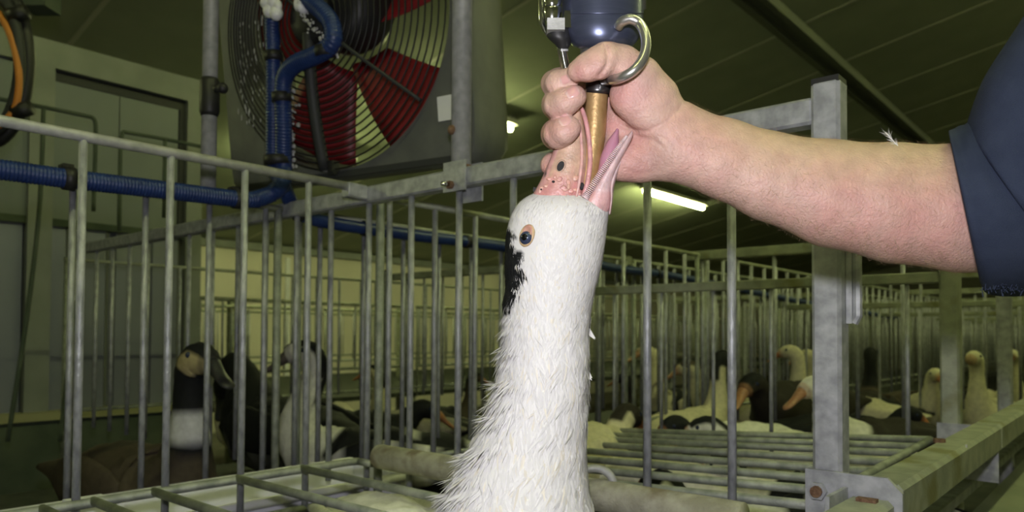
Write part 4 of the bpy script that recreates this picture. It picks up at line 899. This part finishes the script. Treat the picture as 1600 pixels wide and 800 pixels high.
MB().tube(hk, 7.6*KP, 16).build('finger_hook', MT['chrome'], FU, True)
for x, y, d, r in ((967, 40, -32, 8), (953, 125, -44, 7), (946, 122, -26, 5)): MB().sphere(Q(x, y, d), r*KP, 10, 8).build('weld_bead', MT['steeld'], FU, True)
lathe_px([(863, -80, 15, -8, 0), (863, -8, 15, -8, 0), (863, 6, 14, -8, 0), (863, 8, 13, -8, 0), (863, 11, 14.5, -8, 0), (863, 20, 14.5, -8, 0), (863, 29, 12.5, -8, 0), (863, 34, 8, -8, 0)], MT['steel'], 'valve_rod')
mb = MB(); mb.obox(Q(868, 42, -8), rt*13.5*KP, up*9*KP, fw*13*KP); mb.build('nut_block', MT['galv'], FU)
mb = MB(); mb.obox(Q(887, 36, 2), rt*6*KP, up*13*KP, fw*16*KP); mb.build('hinge_plate', MT['steel'], FU)
lathe_px([(872, 44, 20, 6, 0), (874, 58, 19, 6, 0), (879, 70, 12, 6, 0), (880, 76, 8, 6, 0)], MT['black'], 'rubber_boot')
lathe_px([(846, -80, 5, 12, 0), (846, 20, 5, 12, 0), (850, 44, 4, 12, 0), (860, 62, 2, 12, 0)], MT['steel'], 'side_strip')
tr_ = [Q(877+9*t, 72+48*t, 6) for t in np.linspace(0, 1, 120)]
MB().tube(tr_, (6.6+1.0*np.sin(np.linspace(0, 24*2*math.pi, 120)))*KP, 14).build('threaded_rod', MT['steel'], FU, True)
lathe_px([(880.5, 76, 7, 6, 0), (881, 80, 7.5, 6, 0)], MT['galv'], 'rod_nut', n=0)

# ------------------------------------------------------------------ the arm and hand (signed distance field, one skin)
U0, U1, V0, V1, D0, D1 = 828, 1620, 40, 452, -124, 124
HV = 2.5
gu, gv, gd = np.arange(U0, U1, HV, dtype=np.float32), np.arange(V0, V1, HV, dtype=np.float32), np.arange(D0, D1, HV, dtype=np.float32)
SH = (len(gu), len(gv), len(gd))
def fresh(): return np.full(SH, 300.0, np.float32)
def smin(a, b, k):
    h = np.clip(0.5+0.5*(b-a)/k, 0, 1); return b*(1-h)+a*h-k*h*(1-h)
def capsule(S, a, b, ra, rb, k, sq_=1.0, pad=48):
    """add a tapered limb to field S; sq_ flattens depth"""
    a, b = np.array(a, np.float32), np.array(b, np.float32); m = max(ra, rb)+pad
    lo, hi = np.minimum(a, b)-m, np.maximum(a, b)+m; sl = []
    for g, l, h in zip((gu, gv, gd), lo, hi): sl.append(slice(int(np.searchsorted(g, l)), int(np.searchsorted(g, h))))
    x, y, z = gu[sl[0]][:, None, None], gv[sl[1]][None, :, None], gd[sl[2]][None, None, :]
    d = b-a; L2 = float(d@d)+1e-6
    t = np.clip(((x-a[0])*d[0]+(y-a[1])*d[1]+(z-a[2])*d[2])/L2, 0, 1)
    r = ra+(rb-ra)*t
    q = np.sqrt((x-a[0]-t*d[0])**2+(y-a[1]-t*d[1])**2+((z-a[2]-t*d[2])/sq_)**2)-r
    v = S[sl[0], sl[1], sl[2]]
    S[sl[0], sl[1], sl[2]] = smin(v, q.astype(np.float32), k) if k > 0 else np.minimum(v, q)
    return S
def chain(pts, k=6, S=None):
    S = fresh() if S is None else S
    for p, q in zip(pts[:-1], pts[1:]): capsule(S, p[:3], q[:3], p[3], q[3], k, 1.0, 30)
    return S
PALM = fresh()
armk = [(1068, 226, 6, 60), (1135, 249, 6, 62), (1205, 276, 6, 69), (1300, 302, 4, 83), (1400, 317, 0, 93), (1500, 325, -4, 99), (1600, 330, -8, 100)]
for p, q in zip(armk[:-1], armk[1:]): capsule(PALM, p[:3], q[:3], p[3], q[3], 10, 0.84)
# the palm block, heel of the hand, thumb mound
capsule(PALM, (1062, 222, 4), (985, 195, 26), 56, 44, 16, 0.62)
capsule(PALM, (1030, 248, 4), (972, 250, 4), 34, 33, 14, 0.85)
capsule(PALM, (1000, 250, 8), (962, 248, 18), 33, 30, 14, 0.8)
capsule(PALM, (1045, 195, -4), (990, 150, -16), 44, 38, 16, 0.85)
capsule(PALM, (1000, 140, 4), (975, 150, 34), 40, 26, 16, 0.7)
capsule(PALM, (965, 125, 46), (958, 225, 44), 24, 22, 12, 1.0)
fingers = [
 [(985, 130, 44, 24), (955, 114, 46, 23), (874, 128, 33, 21.5), (867, 131, 6, 21), (872, 130, -14, 20), (892, 121, -27, 16.5)],
 [(985, 165, 46, 24), (958, 152, 50, 24), (874, 160, 36, 23.5), (871, 164, 4, 24), (873, 164, -22, 23), (884, 159, -34, 21.5), (898, 151, -40, 18.5)],
 [(985, 200, 44, 23), (958, 190, 48, 23), (874, 206, 40, 23), (870, 210, 8, 24), (873, 209, -20, 23.5), (882, 204, -36, 21), (890, 199, -40, 18)],
 [(985, 235, 40, 20), (955, 230, 46, 20), (880, 252, 44, 18), (865, 256, 34, 17.5), (862, 258, 22, 16.5), (866, 262, 14, 14)]]
HAND = PALM.copy()
for fch in fingers:
    Fi = smin(chain(fch), PALM, 9); HAND = np.minimum(HAND, Fi)
TH = smin(chain([(1022, 152, -6, 40), (1000, 120, -20, 33), (974, 99, -34, 28), (954, 91, -39, 26)], 7), chain([(947, 91, -46, 26.5), (934, 99, -51, 25.5), (918, 106, -51, 23), (904, 111, -47, 18)], 6), 2.5)
HAND = np.minimum(HAND, smin(TH, PALM, 12))
# creases (2D distance to polylines, on the camera side)
def crease(poly, amp, sg, thumb=False):
    X, Y = gu[:, None], gv[None, :]; dm = np.full((len(gu), len(gv)), 1e3, np.float32)
    for (a, b), (c, d) in zip(poly[:-1], poly[1:]):
        t = np.clip(((X-a)*(c-a)+(Y-b)*(d-b))/((c-a)**2+(d-b)**2+1e-6), 0, 1); dm = np.minimum(dm, np.hypot(X-a-t*(c-a), Y-b-t*(d-b)))
    g = amp*np.exp(-(dm/sg)**2); HAND[:] += g[:, :, None]*(gd[None, None, :] < 6)
crease([(952, 172), (962, 190), (982, 202), (1012, 205), (1040, 192), (1064, 168)], 2.6, 3.2)
crease([(962, 210), (985, 212), (1020, 218), (1038, 232)], 2.0, 3.0)
crease([(1040, 175), (1058, 170), (1076, 150)], 1.2, 2.6)
crease([(1034, 215), (1050, 228), (1046, 262)], 1.4, 3.0); crease([(1052, 200), (1066, 222), (1062, 268)], 1.0, 3.0)
crease([(946, 72), (950, 88), (947, 104), (936, 118)], 4.5, 2.8); crease([(905, 128), (918, 131), (934, 126)], 1.5, 3)
for fx, fy in ((866, 140), (864, 170), (864, 214)): crease([(fx-9, fy-14), (fx-5, fy), (fx-9, fy+12)], 1.2, 2.4)
crease([(958, 182), (968, 196), (980, 200)], 1.5, 2.4); crease([(975, 190), (990, 180), (1015, 170)], 0.8, 3.0)
crease([(985, 240), (1010, 252), (1022, 262)], 1.2, 3.5); crease([(972, 78), (978, 92), (974, 106)], 1.0, 2.4); crease([(985, 82), (990, 96)], 0.7, 2.4); crease([(1000, 165), (1030, 172), (1052, 160)], 0.9, 3); crease([(968, 262), (1000, 272), (1030, 266)], 0.8, 3.5); crease([(1060, 180), (1074, 215), (1072, 262)], 0.9, 3)
# shallow veins and tendons along the forearm
crease([(1075, 205), (1140, 215), (1200, 236), (1290, 250)], -1.0, 6); crease([(1090, 250), (1160, 272), (1250, 300), (1330, 300)], -0.9, 5); crease([(1180, 290), (1240, 272), (1300, 262)], 0.8, 4)
def nets(S, o, h):
    ins = S < 0; c = np.zeros(tuple(s-1 for s in S.shape), np.int8)
    cor = [(a, b, d) for a in (0, 1) for b in (0, 1) for d in (0, 1)]
    vw = lambda A, q: A[q[0]:A.shape[0]-1+q[0], q[1]:A.shape[1]-1+q[1], q[2]:A.shape[2]-1+q[2]]
    for q in cor: c += vw(ins, q)
    act = (c > 0) & (c < 8); idx = np.full(act.shape, -1, np.int32); ii = np.array(np.nonzero(act)); nv = ii.shape[1]; idx[act] = np.arange(nv)
    acc = np.zeros((nv, 3)); ct = np.zeros(nv)
    for a in cor:
        for k in range(3):
            if a[k]: continue
            b = list(a); b[k] = 1
            sa = S[ii[0]+a[0], ii[1]+a[1], ii[2]+a[2]]; sb = S[ii[0]+b[0], ii[1]+b[1], ii[2]+b[2]]
            m = (sa < 0) != (sb < 0); t = np.where(m, sa/(sa-sb+1e-12), 0); e = np.array(a, float)[None, :].repeat(nv, 0); e[:, k] += t
            acc[m] += e[m]; ct[m] += 1
    V = (ii.T+acc/ct[:, None])*h+np.array(o); Fc = []
    for k in range(3):
        sl0 = [slice(None)]*3; sl1 = [slice(None)]*3; sl0[k] = slice(0, -1); sl1[k] = slice(1, None)
        m = ins[tuple(sl0)] != ins[tuple(sl1)]; e = np.array(np.nonzero(m)); k1, k2 = (k+1) % 3, (k+2) % 3
        ok = (e[k1] > 0) & (e[k2] > 0) & (e[k1] < S.shape[k1]-1) & (e[k2] < S.shape[k2]-1); e = e[:, ok]
        fl = ins[tuple(e)]
        def at(d1, d2):
            q = [e[0].copy(), e[1].copy(), e[2].copy()]; q[k1] -= d1; q[k2] -= d2; return idx[tuple(q)]
        q = np.stack([at(1, 1), at(0, 1), at(0, 0), at(1, 0)], 1); q[~fl] = q[~fl][:, ::-1]; Fc.append(q)
    return V, np.vstack(Fc)
pv, pf = nets(HAND, (U0, V0, D0), HV)
# light smoothing
for it in range(3):
    sm = np.zeros_like(pv); cn = np.zeros(len(pv))
    for a in range(4):
        b = (a+1) % 4; np.add.at(sm, pf[:, a], pv[pf[:, b]]); np.add.at(sm, pf[:, b], pv[pf[:, a]]); np.add.at(cn, pf[:, a], 1); np.add.at(cn, pf[:, b], 1)
    lam = 0.5 if it % 2 == 0 else -0.3
    pv = pv+lam*(sm/np.maximum(cn, 1)[:, None]-pv)
def Q_arr(p): return O+(fw[None]+rt[None]*((p[:, 0:1]-CX)/F)-up[None]*((p[:, 1:2]-CY)/F))*(Z0+p[:, 2:3]*KP)
wv = Q_arr(pv)
base = np.array((.56, .365, .305)); pink = np.array((.56, .265, .245)); pale = np.array((.60, .40, .33))
def blob(cx_, cy_, r): return np.exp(-(((pv[:, 0]-cx_)**2+(pv[:, 1]-cy_)**2)/r**2))
wp = np.zeros(len(pv))
for (a, b, r, s_) in ((975, 150, 30, .8), (985, 250, 38, .75), (1000, 215, 26, .5), (930, 112, 20, .5), (1010, 245, 22, .4), (955, 195, 20, .8), (860, 200, 22, .6), (905, 112, 14, .6), (895, 150, 12, .5), (885, 200, 12, .5), (860, 262, 18, .8), (938, 118, 14, .5), (1330, 330, 90, .45), (1440, 345, 100, .5), (1100, 220, 60, .35)): wp = np.maximum(wp, s_*blob(a, b, r))
wp = np.clip(wp+0.10*np.sin(pv[:, 0]*0.09+2*np.sin(pv[:, 1]*0.07)), 0, 1)
cl = base*(1-wp[:, None])+pink*wp[:, None]
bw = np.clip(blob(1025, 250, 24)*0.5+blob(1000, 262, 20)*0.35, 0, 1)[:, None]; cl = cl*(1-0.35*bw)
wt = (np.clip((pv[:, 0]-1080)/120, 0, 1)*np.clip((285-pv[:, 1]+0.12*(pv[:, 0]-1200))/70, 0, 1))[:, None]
cl = cl*(1-0.65*wt)+0.65*wt*np.array((.54, .38, .24))   # yellowish lamp light from above, painted into the forearm's upper side
PE = empty('person', Q(1550, 330, 0), 'person at right with bare forearm and rolled navy sleeve, hand gripping funnel and bill', 'person')
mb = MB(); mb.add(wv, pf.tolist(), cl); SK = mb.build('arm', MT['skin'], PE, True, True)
# nails
tri = BVHTree.FromPolygons([tuple(v) for v in wv], pf.tolist())
def nail(px, py, dx, dy, a, b, nview=(0, 0, -1), d0=-90):
    """centre px, direction to the fingertip, half length a, half width b (px); dropped on the skin along nview"""
    L_ = math.hypot(dx, dy); dx, dy = dx/L_, dy/L_; g = []; nvw = np.array(nview, float); nvw /= np.linalg.norm(nvw)
    for i in range(11):
        row = []
        for j in range(11):
            s_, t = (i/10*2-1), (j/10*2-1); w_ = math.sqrt(max(0.0, 1-0.75*s_*s_)) if s_ < 0 else math.sqrt(max(0.0, 1-0.9*s_**4))
            x, y = px+dx*a*s_-dy*b*t*w_, py+dy*a*s_+dx*b*t*w_
            st = np.array((x, y, 0.0))+nvw*70+np.array((0, 0, d0+90.0)); en = np.array((x, y, 0.0))-nvw*70+np.array((0, 0, d0+90.0))
            A, B = Q(*st), Q(*en); r = tri.ray_cast(Vector(A), Vector(B-A).normalized(), 0.2)
            if r[0] is None: row.append((B+A)/2)
            else: row.append(np.array(r[0])+np.array(r[1] if Vector(r[1]).dot(Vector(A-B)) > 0 else -r[1])*(0.00045*(1-max(abs(s_), abs(t))**6)+0.00002))
        g.append(row)
    v = [q for row in g for q in row]; c = [(.60, .34, .32) if 1 < i < 9 else (.64, .44, .40) for i in range(11) for j in range(11)]
    f = [(i*11+j, i*11+j+1, i*11+j+12, i*11+j+11) for i in range(10) for j in range(10)]
    mb = MB(); mb.add(v, f, np.array(c)); mb.build('fingernail', MT['nail'], SK, True, True)
nail(895, 144, 13, -8, 11, 8.5)
nail(883, 187, 10, -7, 10, 8.5)
nail(883, 124, 8, -3, 8.5, 7)
nail(906, 99, -10, 7, 10.5, 7.5, (-0.35, -0.65, -0.7), -40)
# fine hair
hv = []; hf = []; nh = 0
nr = np.zeros_like(wv); fq = wv[pf]; fnm = np.cross(fq[:, 2]-fq[:, 0], fq[:, 3]-fq[:, 1])
for a in range(4): np.add.at(nr, pf[:, a], fnm)
nr /= np.linalg.norm(nr, axis=1)[:, None]+1e-12
cand = np.nonzero((pv[:, 0] > 1075) & (pv[:, 0] < 1500) & (pv[:, 2] < 60))[0]
pr_w = np.where(pv[cand, 1] < np.interp(pv[cand, 0], [1070, 1500], [195, 270]), 1.0, 0.25); pr_w[(pv[cand, 1] > np.interp(pv[cand, 0], [1070, 1200, 1500], [270, 325, 395]))] = 0.9
pick = RNG.choice(cand, 3600, p=pr_w/pr_w.sum())
for i in pick:
    n_ = nr[i]; t = -rt*0.5*(1 if True else 0)+up*(-0.35)+rt*RNG.normal()*0.5+up*RNG.normal()*0.35; t = rt*0.6+t; t = t-n_*(t@n_); t /= np.linalg.norm(t)+1e-9
    L_ = 0.004+0.005*RNG.random(); d = t*0.85+n_*0.45; s_ = np.cross(d, n_); s_ = s_/(np.linalg.norm(s_)+1e-9)*0.00006
    p = wv[i]; m_ = p+d*L_*0.5+n_*0.0004; hv += [p-s_, p+s_, m_+s_, m_-s_, p+d*L_-n_*0.0008]; hf += [(nh, nh+1, nh+2, nh+3), (nh+3, nh+2, nh+4)]; nh += 5
mb = MB(); mb.add(hv, hf); mb.build('arm_hair', MT['hair'], SK, kind='stuff')

# sleeve: rolled cuff and shirt sleeve
def cloth_loft(keys, n, seg, name, amp, seedv, parent=PE, close=False):
    K = np.array([(a, b, c, d, Z0+e*KP, f) for a, b, c, d, e, f in keys], float); R_ = loft_px(K, n, seg)
    cen = R_.mean(1, keepdims=True); i = np.arange(n)[:, None]/n; j = np.arange(seg)[None, :]*2*math.pi/seg
    wv_ = np.sin(3*j+5*i+seedv)+0.7*np.sin(5*j-9*i+2*seedv)+0.5*np.sin(9*i*2+2*j)+0.6*np.sin(14*i+1.2*np.sin(2*j)+seedv)
    R_ = cen+(R_-cen)*(1+amp*wv_[:, :, None]); inn = cen+(R_-cen)*0.975
    RR = np.concatenate([R_, inn[::-1]], 0)
    mb = MB(); mb.rings(RR, False, closed=True); return mb.build(name, MT['sleeve'], parent, True)
cloth_loft([(1482, 208, 1531, 440, 0, 118), (1484, 203, 1540, 456, 0, 124), (1496, 199, 1560, 462, -2, 128), (1505, 196, 1610, 462, -6, 134), (1514, 192, 1660, 455, -10, 136), (1540, 190, 1720, 440, -14, 134)], 30, 64, 'cuff', 0.006, 1.0)
cloth_loft([(1509, 204, 1680, 442, -8, 138), (1510, 196, 1690, 452, -10, 144), (1516, 180, 1730, 450, -14, 150), (1545, 118, 1830, 400, -30, 156), (1600, 30, 1930, 330, -50, 165), (1680, -90, 2030, 240, -70, 175), (1790, -230, 2100, 150, -80, 185)], 44, 72, 'sleeve', 0.010, 2.6)
mb = MB()
for i in range(60):
    a = Q(1533+RNG.random()*70, 452+RNG.normal()*3, -90+RNG.random()*20); mb.tube([a, a+(rt*RNG.normal()+up*RNG.normal())*0.002], 0.0004, 4)
mb.build('loose_thread', MT['sleeve'], PE, kind='stuff')
# little down feather stuck to the arm
pq, nq = None, None
r = tri.ray_cast(Vector(O), Vector(ray(1403, 228)).normalized()); b0 = np.array(r[0]) if r[0] else Q(1403, 226, -20)
mb = MB(); tip = b0-rt*0.010+up*0.011
for i in range(34):
    t = RNG.random(); p = b0+(tip-b0)*t*0.8; e = p+(tip-b0)*0.35+(rt*RNG.normal()+up*RNG.normal()+fw*RNG.normal())*0.0022; s_ = np.cross(e-p, fw); s_ /= np.linalg.norm(s_)+1e-9
    mb.add([p-s_*0.0002, p+s_*0.0002, e], [(0, 1, 2)], (.75, .74, .72))
mb.tube([b0, tip], 0.0003, 5, c=(.8, .8, .78))
tagp(mb.build('down_feather', MT['plum'], colors=True, loc=b0), 'tiny white down feather stuck on the upper edge of the forearm near the sleeve', 'feather')
